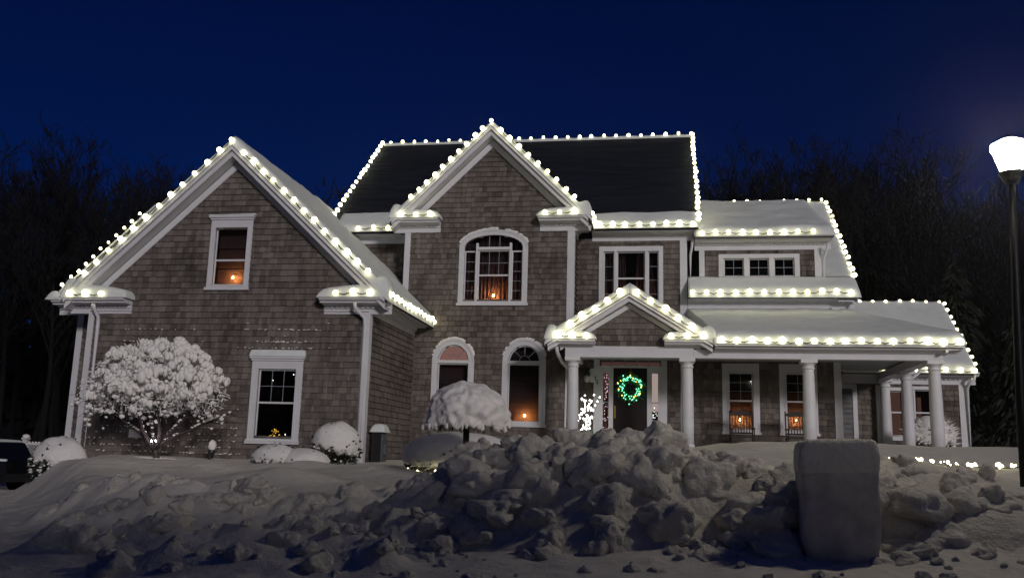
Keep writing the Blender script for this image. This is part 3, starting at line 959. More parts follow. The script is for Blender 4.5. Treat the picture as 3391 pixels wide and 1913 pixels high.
snow_sheet('roof_snow', 'snow on the steep roof right of the dormer', (4.42,26.2,wR(26.2)),(5.36,26.2,wR(26.2)),(5.36,WY1,WZ1),(4.42,WY1,WZ1), .20, (0,1,0,0), seed=10)
snow_sheet('roof_snow', 'snow blanket on the dormer roof', (.90,25.78,7.93),(4.78,25.78,7.93),(4.78,30.3,9.99),(.90,30.3,9.99), .26, (1,1,0,0), seed=11, amp=.06)
snow_sheet('roof_snow', 'smooth snow blanket on the porch roof', (1.25,22.76,PZ0-.0),(7.08,22.76,PZ0-.0),(4.95,26.15,PZ1),(.7,26.15,PZ1), .28, (1,0,0,0), rad=.35, seed=12, amp=.03)
snow_sheet('roof_snow', 'snow on the hipped end of the porch roof', (7.08,22.76,PZ0),(7.08,28.6,PZ0),(4.95,28.6,PZ1),(4.95,26.15,PZ1), .28, (1,0,0,0), rad=.35, seed=13, amp=.03)
snow_sheet('roof_snow', 'snow on the right slope of the entry gable', pt(pR, PX+PH+.04, 22.80), pt(pR, PX+PH+.04, 25.6), pt(pR, PX, 26.1), pt(pR, PX, 22.80), .30, (1,0,0,1), rad=.18, seed=14)
snow_sheet('roof_snow', 'snow on the left slope of the entry gable', pt(pR, PX, 22.80), pt(pR, PX, 26.1), pt(pR, PX-PH-.04, 25.0), pt(pR, PX-PH-.04, 22.80), .30, (0,0,1,1), rad=.18, seed=15)
snow_sheet('roof_snow', 'snow on the low roof at far right', (5.2,28.22,4.34),(9.04,28.22,4.34),(9.04,31.0,6.72),(5.2,31.0,6.72), .24, (1,1,0,0), seed=16)
# mounds on the cornice returns: higher where the rake comes down
def mound(label, x0, x1, y0, y1, z, t, side, seed):
    tf = lambda u, v: .48+.26*math.sin(math.pi*u)+(.75*sstep(.5, 1.0, u) if side > 0 else .75*sstep(.5, .0, u))
    return snow_sheet('cornice_snow', label, (x0,y0,z),(x1,y0,z),(x1,y1,z),(x0,y1,z), t, (1,1,0,1), rad=.20, step=.06, tf=tf, amp=.02, seed=seed)
mound('rounded snow cap on the left return of the garage gable', GX-GH-.06, -13.28, 20.52, 21.0, 5.243, .44, -1, 21)
mound('rounded snow cap on the right return of the garage gable', -8.26, GX+GH+.04, 20.52, 21.0, 5.243, .44, 1, 22)
mound('rounded snow cap on the left return of the centre gable', CX-CH-.05, -6.32, 24.57, 25.0, 8.293, .38, -1, 23)
mound('rounded snow cap on the right return of the centre gable', -3.52, CX+CH+.05, 24.57, 25.0, 8.293, .38, 1, 24)
mound('rounded snow cap on the left return of the entry gable', PX-PH-.05, -1.66, 22.79, 23.13, 4.57, .32, -1, 25)
mound('rounded snow cap on the right return of the entry gable', .0, PX+PH+.05, 22.79, 23.13, 4.57, .32, 1, 26)
mound('snow cap on the far left return behind the garage', -16.25, -14.9, 21.5, 22.0, 5.36, .22, -1, 27)
# window heads and sills
def ledge(label, x0, x1, y0, y1, z, t, seed):
    return snow_sheet('ledge_snow', label, (x0,y0,z),(x1,y0,z),(x1,y1,z),(x0,y1,z), t, (1,1,0,1), rad=.05, step=.05, amp=.015, seed=seed)
ledge('snow pillow on top of the lower garage window', -10.02,-8.58,20.86,20.99,3.84,.16,31)
ledge('snow line on the sill of the lower garage window', -9.98,-8.62,20.90,20.955,1.80,.05,32)
ledge('thin snow on top of the upper garage window', -11.44,-10.16,20.88,20.99,7.42,.04,33)

random.seed(61)
st_ = MB()
vv, ff = ico(1)
for k in range(420):
    if k < 300:
        x, z = random.uniform(-14.3, -8.5), 1.25+abs(random.gauss(0, .55))
    else:
        x, z = random.choice((-12.6, -9.4, -9.0))+random.gauss(0, .5), random.choice((4.05, 4.2, 4.5))+random.gauss(0, .05)
    z = 1.0+round((z-1.0)/.152)*.152+random.uniform(.0,.03)
    if -10.1 < x < -8.5 and z < 4.0: continue
    a, b = random.uniform(.01,.045), random.uniform(.008,.018)
    st_.add([(x+p.x*a, 20.955+p.y*.012, z+p.z*b) for p in vv], ff)
tag(st_.build('stuck_snow', M['snow'], None, True), 'flecks of blown snow stuck to the garage shingles', 'snow', kind='stuff')

random.seed(71)
for op, Y, lab in ((W_CB, 25.05, 'snow clinging to the head of the big arched window'), (W_AL, 25.05, 'snow rim on the arched window behind the umbrella tree'), (W_AR, 25.05, 'snow rim on the arched window beside the entry')):
    c_, a_ = (op[0]+op[1])/2, (op[1]-op[0])/2+.165
    rz = op[4]+.165
    q = MB()
    for k in range(64):
        an = math.pi*(.08+.84*k/63)
        if n3(an*4, op[0], 3) < -.32: continue
        r = random.uniform(.018,.034)*(1+.5*math.sin(an))
        x, z = c_+a_*math.cos(an), op[3]+rz*math.sin(an)+r*.5
        v_, f_ = ico(1)
        q.add([(x+p.x*r*1.7, Y-.035+p.y*.04, z+p.z*r) for p in v_], f_)
    tag(q.build('ledge_snow', M['snow'], None, True), lab, 'snow', kind='stuff')

# ------------------------------------------------------------------ string lights
bv, bf = ico(2)
bulb_mes = [MB().add([(v.x, v.y, v.z*(1.12 if v.z > 0 else .95)) for v in bv], bf).mesh('bulb', M[q], True) for q in ('bulb','bulb','bulb_dim','bulb_bright')]
def light_string(label, path, spacing, r=.066, jit=.022, n=None, squash=1.0, cable=True):
    path = [Vector(p) for p in path]
    seg = [(path[i+1]-path[i]).length for i in range(len(path)-1)]
    L = sum(seg)
    n = n or max(2, int(round(L/spacing))+1)
    root = thing('light_string', label, 'string lights', tuple(path[0]), 'white string lights along the roof edges')
    o0 = path[0]
    pts = []
    for k in range(n):
        s = L*k/(n-1)
        i = 0
        while i < len(seg)-1 and s > seg[i]: s -= seg[i]; i += 1
        p = path[i].lerp(path[i+1], s/max(seg[i], 1e-6))
        p = p+Vector((random.uniform(-jit, jit), random.uniform(-jit, jit), random.uniform(-jit, jit)))
        b = link('bulb', random.choice(bulb_mes), root, p-o0)
        rr = r*random.uniform(.82, 1.15)
        b.scale = (rr, rr*squash, rr)
        pts.append(p-o0)
    if cable:
        full = []
        for a, b in zip(pts[:-1], pts[1:]):
            full += [a, (a+b)/2+Vector((0, .0, -.05))]
        full.append(pts[-1])
        MB().tube(full, .011, 4).build('cable', M['black'], root)
    return root
def on(fn, x, y, dz): return (x, y, fn(x)+dz)
light_string('string lights over the garage gable, from left return to apex', [on(gR, -14.47, 20.50, .13), on(gR, GX, 20.50, .14)], .44, n=13)
light_string('string lights over the garage gable, from apex to right return', [on(gR, GX+.36, 20.50, .13), on(gR, -6.98, 20.50, .22)], .44, n=13)
light_string('three bulbs on the snow capped left return of the garage gable', [(-14.79,20.49,5.36),(-13.93,20.49,5.35)], .43, n=3)
light_string('three bulbs on the snow capped right return of the garage gable', [(-7.74,20.49,5.36),(-6.90,20.49,5.37)], .43, n=3)
light_string('string lights along the side eave of the garage, running back', [(-6.44,20.75,5.33),(-6.44,25.0,5.33)], .4, n=12)
light_string('small bulbs peeking out behind the left garage rake', [(-15.78,21.5,5.76),(-13.75,21.5,7.68)], .30, r=.042, n=11)
light_string('string lights over the centre gable, left side to apex', [on(cR, -7.19, 24.55, .12), on(cR, CX, 24.55, .13)], .33, n=11)
light_string('string lights over the centre gable, apex to right side', [on(cR, CX+.3, 24.55, .12), on(cR, -2.42, 24.55, .22)], .33, n=9)
light_string('three bulbs on the left return of the centre gable', [(-7.48,24.53,8.39),(-6.59,24.53,8.38)], .43, n=3)
light_string('three bulbs on the right return of the centre gable', [(-3.25,24.53,8.38),(-2.43,24.53,8.39)], .43, n=3)
light_string('three bulbs on the short right eave of the centre gable', [(-1.95,24.8,8.40),(-1.95,25.6,8.36)], .43, n=3)
light_string('four bulbs on the main eave between garage and centre gable', [(-9.12,25.66,8.30),(-7.72,25.66,8.30)], .44, n=4)
light_string('string lights along the main eave right of the centre gable', [(-1.82,25.66,8.30),(.86,25.66,8.30)], .44, n=8)
light_string('string lights up the left edge of the main roof', [(-10.22,26.2,mR(26.2)+.10),(-10.22,30.9,mR(30.9)+.10)], .33, r=.068, n=19)
light_string('string lights down the right edge of the main roof', [(1.04,25.85,mR(25.85)+.14),(1.04,30.9,mR(30.9)+.10)], .33, r=.068, n=19)
light_string('string lights along the main ridge', [(-9.9,30.9,mR(30.9)+.11),(1.0,30.9,mR(30.9)+.11)], .45, r=.055, n=26)
light_string('string lights along the dormer eave', [(1.10,25.72,8.02),(4.15,25.72,8.02)], .38, n=9)
light_string('string lights along the low eave below the dormer', [(.84,25.63,6.30),(5.12,25.63,6.30)], .39, n=12)
light_string('string lights up the right edge of the roof beside the dormer', [(5.36,26.4,wR(26.4)+.16),(5.36,WY1,WZ1+.16)], .40, r=.062, n=15)
light_string('string lights on the entry gable, left rake', [on(pR, -2.32, 22.76, .14), on(pR, -1.06, 22.76, .15)], .4, r=.08, n=5)
light_string('string lights on the entry gable, right rake', [on(pR, -.62, 22.76, .15), on(pR, .74, 22.76, .14)], .4, r=.08, n=5)
light_string('three bulbs on the left return of the entry gable', [(-2.64,22.74,4.65),(-1.92,22.74,4.65)], .4, r=.076, n=3)
light_string('three bulbs on the right return of the entry gable', [(.22,22.74,4.65),(.98,22.74,4.65)], .4, r=.076, n=3)
light_string('string lights along the porch eave', [(1.42,22.72,4.55),(6.93,22.72,4.55)], .37, r=.076, n=16)
light_string('string lights along the eave of the far right roof', [(6.5,28.16,4.44),(8.96,28.16,4.44)], .40, r=.07, n=7)
light_string('string lights up the right edge of the far right roof', [(9.04,28.4,4.62),(9.04,31.0,6.85)], .33, r=.055, n=10)
light_string('half hidden bulbs behind the ridge of the far right roof', [(5.6,30.97,6.93),(8.9,30.97,6.93)], .42, r=.05, n=9)
light_string('half hidden bulbs behind the ridge of the dormer roof', [(2.4,30.28,10.22),(5.2,30.28,10.22)], .42, r=.045, n=8)

# ------------------------------------------------------------------ things in the windows
def candle(label, x, y, z, h=.2):
    t = thing('window_candle', label, 'candle', (x, y, z))
    MB().lathe(0, 0, [(.035,0),(.035,.012),(.012,.018),(.011,h-.05),(.014,h-.045)], 10).build('stick', M['plate'], t)
    v, f = ico(2)
    MB().add([(p.x*.02, p.y*.02, h-.012+p.z*(.034 if p.z > 0 else .026)) for p in v], f).build('flame', M['flame'], t, True)
    return t
candle('lit candle in the upper garage window', -10.76, 21.14, 5.67)
candle('lit candle before the red curtain in the big arched window', -4.79, 25.19, 5.955, .17)
candle('lit candle before the blind in the arched window by the entry', -3.80, 25.19, 2.565, .17)
candle('lit candle behind the left rocking chair', 2.14, 26.34, 2.55, .24)
candle('lit candle behind the right rocking chair', 3.66, 26.34, 2.55, .26)
candle('lit candle low in the window above the entry gable', -.9, 26.34, 5.935, .17)

def drape(label, x0, x1, y, z0, z1, folds, amp=.03, m='curtain', name='curtain', taper=None):
    n = folds*8
    mb = MB()
    rows = 8
    for r in range(rows+1):
        z = z0+(z1-z0)*r/rows
        for i in range(n+1):
            u = i/n
            x = x0+(x1-x0)*u
            if taper: x = x0+(x1-x0)*(u*(1-taper*r/rows) if taper > 0 else 1-(1-u)*(1+taper*r/rows))
            mb.v.append((x, y+amp*math.sin(2*math.pi*folds*u+.5*math.sin(5*u+r*.1)), z))
    for r in range(rows):
        for i in range(n):
            a = r*(n+1)+i
            mb.f.append((a, a+1, a+n+2, a+n+1))
    o = mb.build(name, M[m], None, True)
    return tag(o, label, 'curtain')
drape('pleated red curtain in the middle of the big arched window', -5.26, -4.30, 25.36, 5.9, 7.85, 9)
drape('curtain in the left side light of the big arched window', -5.68, -5.34, 25.36, 5.9, 7.7, 3)
drape('curtain in the right side light of the big arched window', -4.24, -3.90, 25.36, 5.9, 7.7, 3)
drape('left curtain in the window above the entry gable', -1.30, -1.02, 26.5, 5.9, 7.62, 3, taper=.25)
drape('right curtain in the window above the entry gable', -.82, -.50, 26.5, 5.9, 7.62, 3, taper=-.25)
drape('tied back curtain in the right light above the entry gable', -.36, -.14, 26.5, 5.9, 7.5, 2, taper=.8)
drape('curtain in the left light above the entry gable', -1.72, -1.42, 26.5, 5.9, 7.62, 3)

def blind(label, x0, x1, y, z0, z1, n, tilt=.5):
    t = thing('window_blind', label, 'blind', ((x0+x1)/2, y, z0))
    w = (x1-x0)/2; h = (z1-z0)/n
    me = MB().prism([(-w,-.02,-.5*h*.96),(w,-.02,-.5*h*.96),(w,-.017,-.5*h*.96),(-w,-.017,-.5*h*.96)], [(-w,.012,.5*h*.96),(w,.012,.5*h*.96),(w,.015,.5*h*.96),(-w,.015,.5*h*.96)]).mesh('slat', M['blind'])
    for k in range(n):
        link('slat', me, t, (0, 0, (k+.5)*h))
    return t
blind('pleated shade in the upper garage window', -11.28, -10.33, 21.30, 5.6, 7.15, 3)
blind('horizontal blind glowing behind the candle, arched window by the entry', -4.34, -3.30, 25.36, 2.5, 4.75, 15)
blind('dim blind in the arched window behind the umbrella tree', -6.36, -5.34, 25.36, 2.5, 4.10, 3)
blind('orange lit blind behind the left rocking chair', 1.76, 2.55, 26.52, 2.45, 3.55, 6)
blind('orange lit blind behind the right rocking chair', 3.31, 4.10, 26.52, 2.45, 3.55, 6)
# pink lit wall seen through the left fan light
hpart(MB().box(-6.36, -5.35, 25.45, 25.46, 4.16, 4.75), 'lit_ceiling', M['litroom'], False, None)

# amber lit decoration in the lower garage window
def sparkle(name, label, cat, c, rad, n, m, r, seed, stems=None):
    random.seed(seed)
    t = thing(name, label, cat, c)
    v, f = ico(1)
    me = MB().add([(p.x*r, p.y*r, p.z*r) for p in v], f).mesh('bulb', m)
    tw = MB()
    for k in range(n):
        a, e = random.uniform(0, 2*math.pi), random.uniform(0, math.pi*.8)
        q = random.uniform(.3, 1)**.6
        p = Vector((rad[0]*q*math.cos(a)*math.sin(e), rad[1]*q*math.sin(a)*math.sin(e), rad[2]*q*math.cos(e)))
        link('bulb', me, t, p)
        tw.tube([(0,0,0), p*.5+Vector((random.uniform(-.02,.02),0,.02)), p], [.006,.004,.003], 4)
    tw.build('twigs', stems or M['bark'], t)
    return t
sparkle('lit_spray', 'amber lit spray on the sill of the lower garage window', 'lights', (-9.38, 21.25, 1.97), (.16,.06,.13), 24, M['amber'], .010, 5)
sparkle('indoor_tree', 'pink and white lights of an indoor tree behind the left sidelight', 'lights', (-1.64, 27.0, 2.95), (.16,.08,1.15), 46, emit('pink_light', (1.0,.62,.70), 7.0), .013, 15)
sparkle('indoor_lights', 'white lights low behind the right sidelight', 'lights', (-.24, 26.75, 2.75), (.10,.05,.35), 16, M['fairy'], .013, 16)
for i, (x, z) in enumerate(((-8.97,3.43),(-8.91,3.35),(-9.5,3.28),(-9.08,1.97))):
    o = link('fairy_light', MB().add([(p.x*.014, p.y*.014, p.z*.018) for p in ico(1)[0]], ico(1)[1]).mesh('fairy_light', M['fairy']), None, (x, 21.2, z))
    tag(o, ['upper white fairy light at the top right of the lower garage window','lower white fairy light at the top right of the lower garage window','faint fairy light at the upper left of the lower garage window','white fairy light at the lower right corner of the garage window'][i], 'fairy light')

# ------------------------------------------------------------------ porch things
def rocker(label, x, y, z):
    t = thing('rocking_chair', label, 'rocking chair', (x, y, z))
    W = .29
    for s in (-1, 1):
        MB().tube([(s*W,-.42,.05),(s*W,-.15,.0+.012),(s*W,.2,.012),(s*W,.52,.07)], .016, 6).build('rocker_runner', M['wood'], t)
        MB().tube([(s*W,.18,.02),(s*W,.20,.45),(s*W,.30,1.12)], .02, 6).build('back_post', M['wood'], t)
        MB().tube([(s*W,-.26,.02),(s*W,-.26,.63)], .019, 6).build('leg', M['wood'], t)
        MB().box(s*W-.035, s*W+.035, -.34, .24, .63, .655).build('armrest', M['wood'], t)
    MB().box(-W, W, -.28, .22, .41, .44).build('seat', M['wood'], t)
    MB().ext_y([(-W,1.0),(W,1.0),(W,1.06),(W*.5,1.12),(0,1.135),(-W*.5,1.12),(-W,1.06)], .28, .305).build('top_rail', M['wood'], t)
    MB().box(-W, W, .205, .23, .50, .55).build('lower_rail', M['wood'], t)
    for k in range(7):
        xx = -W+2*W*(k+1)/8
        MB().prism([(xx-.014,.21,.55),(xx+.014,.21,.55),(xx+.014,.225,.55),(xx-.014,.225,.55)], [(xx-.014,.285,1.0),(xx+.014,.285,1.0),(xx+.014,.30,1.0),(xx-.014,.30,1.0)]).build('slat', M['wood'], t)
    return t
rocker('dark wooden rocking chair on the porch before the left window', 2.06, 24.9, 1.85)
rocker('dark wooden rocking chair on the porch beside the third column', 3.50, 24.9, 1.85)

t = thing('wall_lantern', 'black wall lantern left of the front door', 'lantern', (-2.14, 26.16, 3.9))
MB().box(-.10,.10,-.012,.0,-.08,.2).build('back_plate', M['plate'], t)
MB().tube([(0,-.01,.15),(0,-.08,.22),(0,-.12,.2)], .012, 6).build('arm', M['black'], t)
MB().lathe(0,-.12,[(.01,.24),(.03,.2),(.05,.17),(.09,.10),(.095,.04),(.08,.03)], 12).build('shade', M['black'], t, True)
MB().lathe(0,-.12,[(.075,.03),(.085,-.05),(.07,-.13),(.03,-.165)], 12).build('globe', M['plate'], t, True)
MB().lathe(0,-.12,[(.03,-.165),(.03,-.18),(.008,-.20)], 8).build('finial', M['black'], t)

# wreath on the door
t = thing('wreath', 'green lit wreath hanging on the dark front door', 'wreath', (-.90, 26.09, 3.60))
random.seed(11)
mb = MB()
for k in range(900):
    a = random.uniform(0, 2*math.pi)
    rr = .285+random.gauss(0, .06)
    p = Vector((rr*math.cos(a), random.uniform(-.05,.03), rr*math.sin(a)))
    d = Vector((random.gauss(0,1)+math.cos(a)*.8, random.gauss(0,.6)-.5, random.gauss(0,1)+math.sin(a)*.8)).normalized()*random.uniform(.05,.11)
    s = d.cross(Vector((random.random(),random.random(),random.random()))).normalized()*.012
    mb.add([p-s, p+s, p+d*.6+s*.6, p+d, p+d*.6-s*.6], [(0,1,2,3,4)])
mb.build('foliage', M['greenery'], t)
v, f = ico(1)
gm = MB().add([(p.x*.02,p.y*.014,p.z*.02) for p in v], f).mesh('bulb', M['greenlight'])
ym = MB().add([(p.x*.015,p.y*.015,p.z*.015) for p in v], f).mesh('bulb', M['amber'])
for k in range(84):
    a = random.uniform(0, 2*math.pi); rr = .29+random.gauss(0,.055)
    link('bulb', ym if k % 6 == 0 else gm, t, (rr*math.cos(a), -.075+random.uniform(-.02,.02), rr*math.sin(a)))
star = [(.0+ (.07 if k % 2 == 0 else .03)*math.sin(math.pi*k/5), .43+(.07 if k % 2 == 0 else .03)*math.cos(math.pi*k/5)) for k in range(10)]
MB().ext_y(star, -.03, -.015).build('star', M['brass'], t)
MB().tube([(0,-.02,.36),(0,-.02,.55)], .006, 4).build('hanger', M['brass'], t)

# potted twigs wrapped in fairy lights
t = thing('lit_twig_tree', 'potted twigs wrapped in white fairy lights beside the entry column', 'lit twigs', (-2.06, 24.7, 1.85))
random.seed(21)
fm = MB().add([(p.x*.021,p.y*.021,p.z*.027) for p in v], f).mesh('bulb', M['fairy'])
tw = MB()
for k in range(40):
    a = random.uniform(0, 2*math.pi); hh = random.uniform(.75, 1.62); sp = random.uniform(.05,.24)
    pth = [Vector((.03*math.cos(a),.03*math.sin(a),.25)), Vector((sp*.5*math.cos(a),sp*.5*math.sin(a),hh*.55)), Vector((sp*math.cos(a),sp*math.sin(a),hh))]
    tw.tube(pth, [.008,.006,.003], 4)
    for s in range(3):
        q = random.uniform(.25, 1)
        p = pth[0].lerp(pth[1], q*2) if q < .5 else pth[1].lerp(pth[2], q*2-1)
        link('bulb', fm, t, p)
for k in range(4):
    link('bulb', fm, t, (.2+.06*k, -.02, 1.05+.11*k))
tw.tube([(.1,0,.3),(.22,0,.95),(.42,-.02,1.42)], [.008,.006,.003], 4)
tw.build('twigs', M['bark'], t)
MB().lathe(0,0,[(.11,0),(.15,.28),(.16,.3),(.14,.3)], 14).build('pot', M['metalgrey'], t)
def leafy(mb, n, c, rad, size, seed, zmin=-9):
    random.seed(seed)
    for k in range(n):
        while True:
            q = Vector((random.uniform(-1,1), random.uniform(-1,1), random.uniform(-1,1)))
            if .35 < q.length < 1: break
        p = Vector((c[0]+q.x*rad[0], c[1]+q.y*rad[1], c[2]+q.z*rad[2]))
        if p.z < zmin: continue
        d = (q.normalized()+Vector((random.gauss(0,.6),random.gauss(0,.6),random.gauss(0,.6)))).normalized()*size*random.uniform(.6,1.3)
        s = d.cross(Vector((random.gauss(0,1),random.gauss(0,1),random.gauss(0,1)))).normalized()*size*.28
        mb.add([p-s*.4, p+d*.5-s, p+d, p+d*.5+s], [(0,1,2,3)])
    return mb
leafy(MB(), 260, (0,0,.38), (.19,.16,.16), .06, 3).build('greenery', M['greenery'], t)

# ------------------------------------------------------------------ snow bank
CXs = [-5.2,-4.5,-3.96,-3.5,-3.25,-3.0,-2.55,-2.25,-1.85,-1.45,-.91,-.71,-.42,-.13,.11,.44,.86,1.09,1.27,1.6,2.1,2.52,2.69,2.86,3.3,4.0,5.0]
CZs = [.55,.65,.80,1.02,1.24,1.36,1.55,1.74,1.80,1.87,1.93,1.98,1.94,2.0,1.90,1.80,1.74,1.70,1.62,1.55,1.6,1.76,1.74,1.70,1.70,1.70,1.68]
def bank(x, y):
    g0 = ground(x, y)
    c = float(np.interp(x, CXs, CZs))-.13
    foot = 9.55+.35*math.sin(x*1.3)+.25*n3(x*.9, 3.3)
    if 1.1 < x < 2.4: foot = max(foot, 9.85)
    k = sstep(foot, 11.1, y)*sstep(14.2, 11.9, y)
    ends = sstep(-5.2, -3.9, x)*sstep(4.6, 3.2, x)
    z = lerp(g0, c, k*ends) if c > g0 else g0
    m = k*ends
    if m > .02:
        d, _ = noise.voronoi(Vector((x*2.3, y*2.3, z*1.2)))
        z += m*.26*(.50-d[0])
        d2, _ = noise.voronoi(Vector((x*5.5+7, y*5.5, z*2.5)))
        z += m*.10*(.5-d2[0])+m*.07*n3(x*3.4, y*3.4, 12)
        z += m*.03*n3(x*11, y*11, 2)
    return z-.06+.062*min(1, m*12)
bx = np.arange(-5.4, 4.9, .05); by = np.arange(9.0, 14.4, .05)
mb = MB()
mb.v = [(float(x), float(y), bank(float(x), float(y))) for y in by for x in bx]
nb = len(bx)
mb.f = [(j*nb+i, j*nb+i+1, (j+1)*nb+i+1, (j+1)*nb+i) for j in range(len(by)-1) for i in range(nb-1)]
bank_o = tag(mb.build('snow_bank', M['snow_rough'], None, True), 'high plowed bank of snow chunks in front of the house', 'snow bank')

# chunks
random.seed(99)
chunk_me = []
iv, if_ = ico(4)
for k in range(12):
    pl = []
    for q in range(5):
        nrm = Vector((random.gauss(0,1), random.gauss(0,1), random.gauss(0,1))).normalized()
        pl.append((nrm, random.uniform(.6,.85)))
    off = k*13.7
    V = []
    st = Vector((random.uniform(.85,1.25), random.uniform(.8,1.1), random.uniform(.75,1.0)))
    for p in iv:
        q = p.copy()
        for nrm, d in pl:
            e = q.dot(nrm)-d
            if e > 0: q -= nrm*e*.6
        v_ = Vector((off, off*.3, 0))
        s = 1+.30*noise.noise(p*1.3+v_)+.17*noise.noise(p*2.9+v_)-.12*abs(noise.noise(p*5.5+v_))+.05*noise.noise(p*11+v_)
        q = Vector((q.x*st.x, q.y*st.y, q.z*st.z))*s
        V.append(tuple(q))
    chunk_me.append(MB().add(V, if_).mesh('snow_chunk', M['snow_rough'], True))
iv2, if2 = ico(2)
small_me = []
for k in range(8):
    off = k*7.1
    small_me.append(MB().add([tuple(p*(1+.3*noise.noise(p*1.6+Vector((off,0,0)))+.15*noise.noise(p*4+Vector((0,off,0))))) for p in iv2], if2).mesh('snow_chunk', M['snow_rough'], True))
def put_chunk(x, y, z, r, parent, sm=False):
    o = link('snow_chunk', random.choice(small_me if sm else chunk_me), parent, (x, y, z))
    o.scale = (r*random.uniform(.85,1.2), r*random.uniform(.85,1.2), r*random.uniform(.75,1.1))
    o.rotation_euler = (random.uniform(-.5,.5), random.uniform(-.5,.5), random.uniform(0,6.3))
# named big ones read off the picture: x, y, z, r
for x, y, z, r in ((-.05,11.2,1.93,.26),(-.68,11.2,1.92,.24),(-1.0,10.7,1.62,.36),(-.25,10.5,1.45,.38),(-1.55,10.9,1.72,.28),(-2.0,10.9,1.66,.26),
                   (-2.15,10.4,1.2,.34),(-1.3,10.3,1.25,.36),(-2.7,10.6,1.1,.3),(.45,10.6,1.5,.34),(.75,10.9,1.62,.25),(.95,10.3,1.2,.36),(.3,10.9,1.74,.2),
                   (-3.2,10.7,.95,.26),(1.05,9.95,.95,.28),(.75,10.1,1.1,.24),(2.75,10.2,1.05,.36),(2.62,10.5,1.32,.30),(3.1,10.0,.85,.28),(2.45,10.8,1.45,.22),
                   (-.6,10.15,1.15,.33),(.1,10.1,1.08,.3),(-1.75,10.2,1.05,.3),(-2.5,10.9,1.45,.26),(-2.35,11.1,1.55,.26),(-.35,11.2,1.85,.2),(.5,11.1,1.75,.18),(1.15,10.6,1.45,.22),(1.13,9.95,1.12,.30),(1.2,9.75,.86,.22),(2.38,9.95,1.10,.34),(2.5,10.2,1.42,.26),(2.36,9.6,.86,.26),(2.75,9.8,1.0,.34),(3.0,10.1,1.28,.34),(2.52,9.9,1.36,.30),(2.62,9.65,.86,.32),(3.35,10.2,1.28,.30),(3.65,10.4,1.38,.28),(3.2,9.85,1.0,.26),(2.3,9.45,.76,.24),(1.08,9.6,.82,.26),(1.36,9.47,.70,.17),(2.06,9.42,.72,.19),(1.62,9.36,.60,.12),(2.2,10.15,1.4,.3),(1.3,10.1,1.35,.25)):
    put_chunk(x, y, z-.12, r*.92, bank_o)
for k in range(26):
    x = random.uniform(-3.0, .9); y = random.uniform(9.45, 9.95)
    r = random.uniform(.10, .21)
    put_chunk(x, y, bank(x, y)-r*.1, r, bank_o)
def near_block(x, y): return .98 < x < 2.5 and y < 10.4
n = 0
while n < 44:         # big lumps bedded in the face of the bank
    x = random.uniform(-3.7, 3.5); y = random.uniform(9.8, 11.3)
    if near_block(x, y): continue
    r = random.uniform(.17, .30)*(.75 if x < -3 or x > 2.6 else 1)
    put_chunk(x, y, bank(x, y)-r*(.12 if y < 10.7 else .38), r, bank_o); n += 1
n = 0
while n < 78:
    x = random.uniform(-4.1, 3.6); y = random.uniform(9.6, 11.5)
    if near_block(x, y): continue
    r = random.choice((.06,.07,.08,.09,.10,.12,.14))
    put_chunk(x, y, bank(x, y)+r*.35, r, bank_o); n += 1
n = 0
while n < 220:        # crumbs over the foreground and the ploughed ridges
    if n < 66:
        x, y = random.uniform(-2.6, 3.6), random.uniform(7.7, 9.7)
        r = random.choice((.02,.025,.03,.035,.04,.05,.06,.08,.11))
    else:
        q = random.choice(((-7.4,10.6,-4.0,11.9),(-6.6,9.3,-2.7,9.9),(-5.4,8.3,-2.6,8.8),(-9.0,12.6,-6.2,13.2),(-5.0,12.2,-3.9,10.4),(-7.4,10.6,-4.0,11.9)))
        s_ = random.random()
        x, y = lerp(q[0],q[2],s_)+random.gauss(0,.16), lerp(q[1],q[3],s_)+random.gauss(0,.16)
        r = random.choice((.04,.05,.06,.08,.10,.13,.17,.21))
    if 1.2 < x < 2.3 and y > 8.9: continue
    put_chunk(x, y, ground(x, y)-r*(.05 if r < .1 else .3), r, g_obj, r < .04); n += 1

# the box-shaped block standing in the bank
t = thing('utility_pedestal', 'tall box-shaped pedestal with a flat snow cap standing in the bank', 'pedestal', (1.72, 9.75, .67))
def block_ring(z, a, inset=1.0):
    k = (1-.10*max(0, (.35-z)/.47)**1.5)*inset
    c_, s_ = math.cos(a), math.sin(a)
    x = .37*k*math.copysign(abs(c_)**.17, c_); y = .30*k*math.copysign(abs(s_)**.17, s_)
    d = 1+.06*n3(x*2.5, y*2.5, z*2.5)+.04*n3(x*6, y*6, z*6)+.022*n3(x*15, y*15, z*15)-.05*max(0, n3(x*4+9, y*4, z*3))
    return (x*d, y*d, z+.035*x+.012*n3(x*9, y*9, 3)*(z > .8))
NB = 96
def block_part(name, zs, m, cap):
    mb = MB()
    for z, ins in zs:
        for i in range(NB):
            mb.v.append(block_ring(z, 2*math.pi*i/NB, ins))
    for j in range(len(zs)-1):
        for i in range(NB):
            i2 = (i+1) % NB
            mb.f.append((j*NB+i, j*NB+i2, (j+1)*NB+i2, (j+1)*NB+i))
    if cap: mb.f.append(tuple((len(zs)-1)*NB+i for i in range(NB)))
    return mb.build(name, m, t, True)
block_part('body', [(-.12+1.0*j/40, 1.0) for j in range(41)], M['stone'], False)
block_part('snow_cap', [(.84,.97),(.86,1.005),(.89,1.022),(.95,1.03),(1.02,1.028),(1.08,1.015),(1.13,.99),(1.165,.94),(1.18,.85),(1.188,.6),(1.19,.3),(1.19,.08)], M['snow_rough'], True)

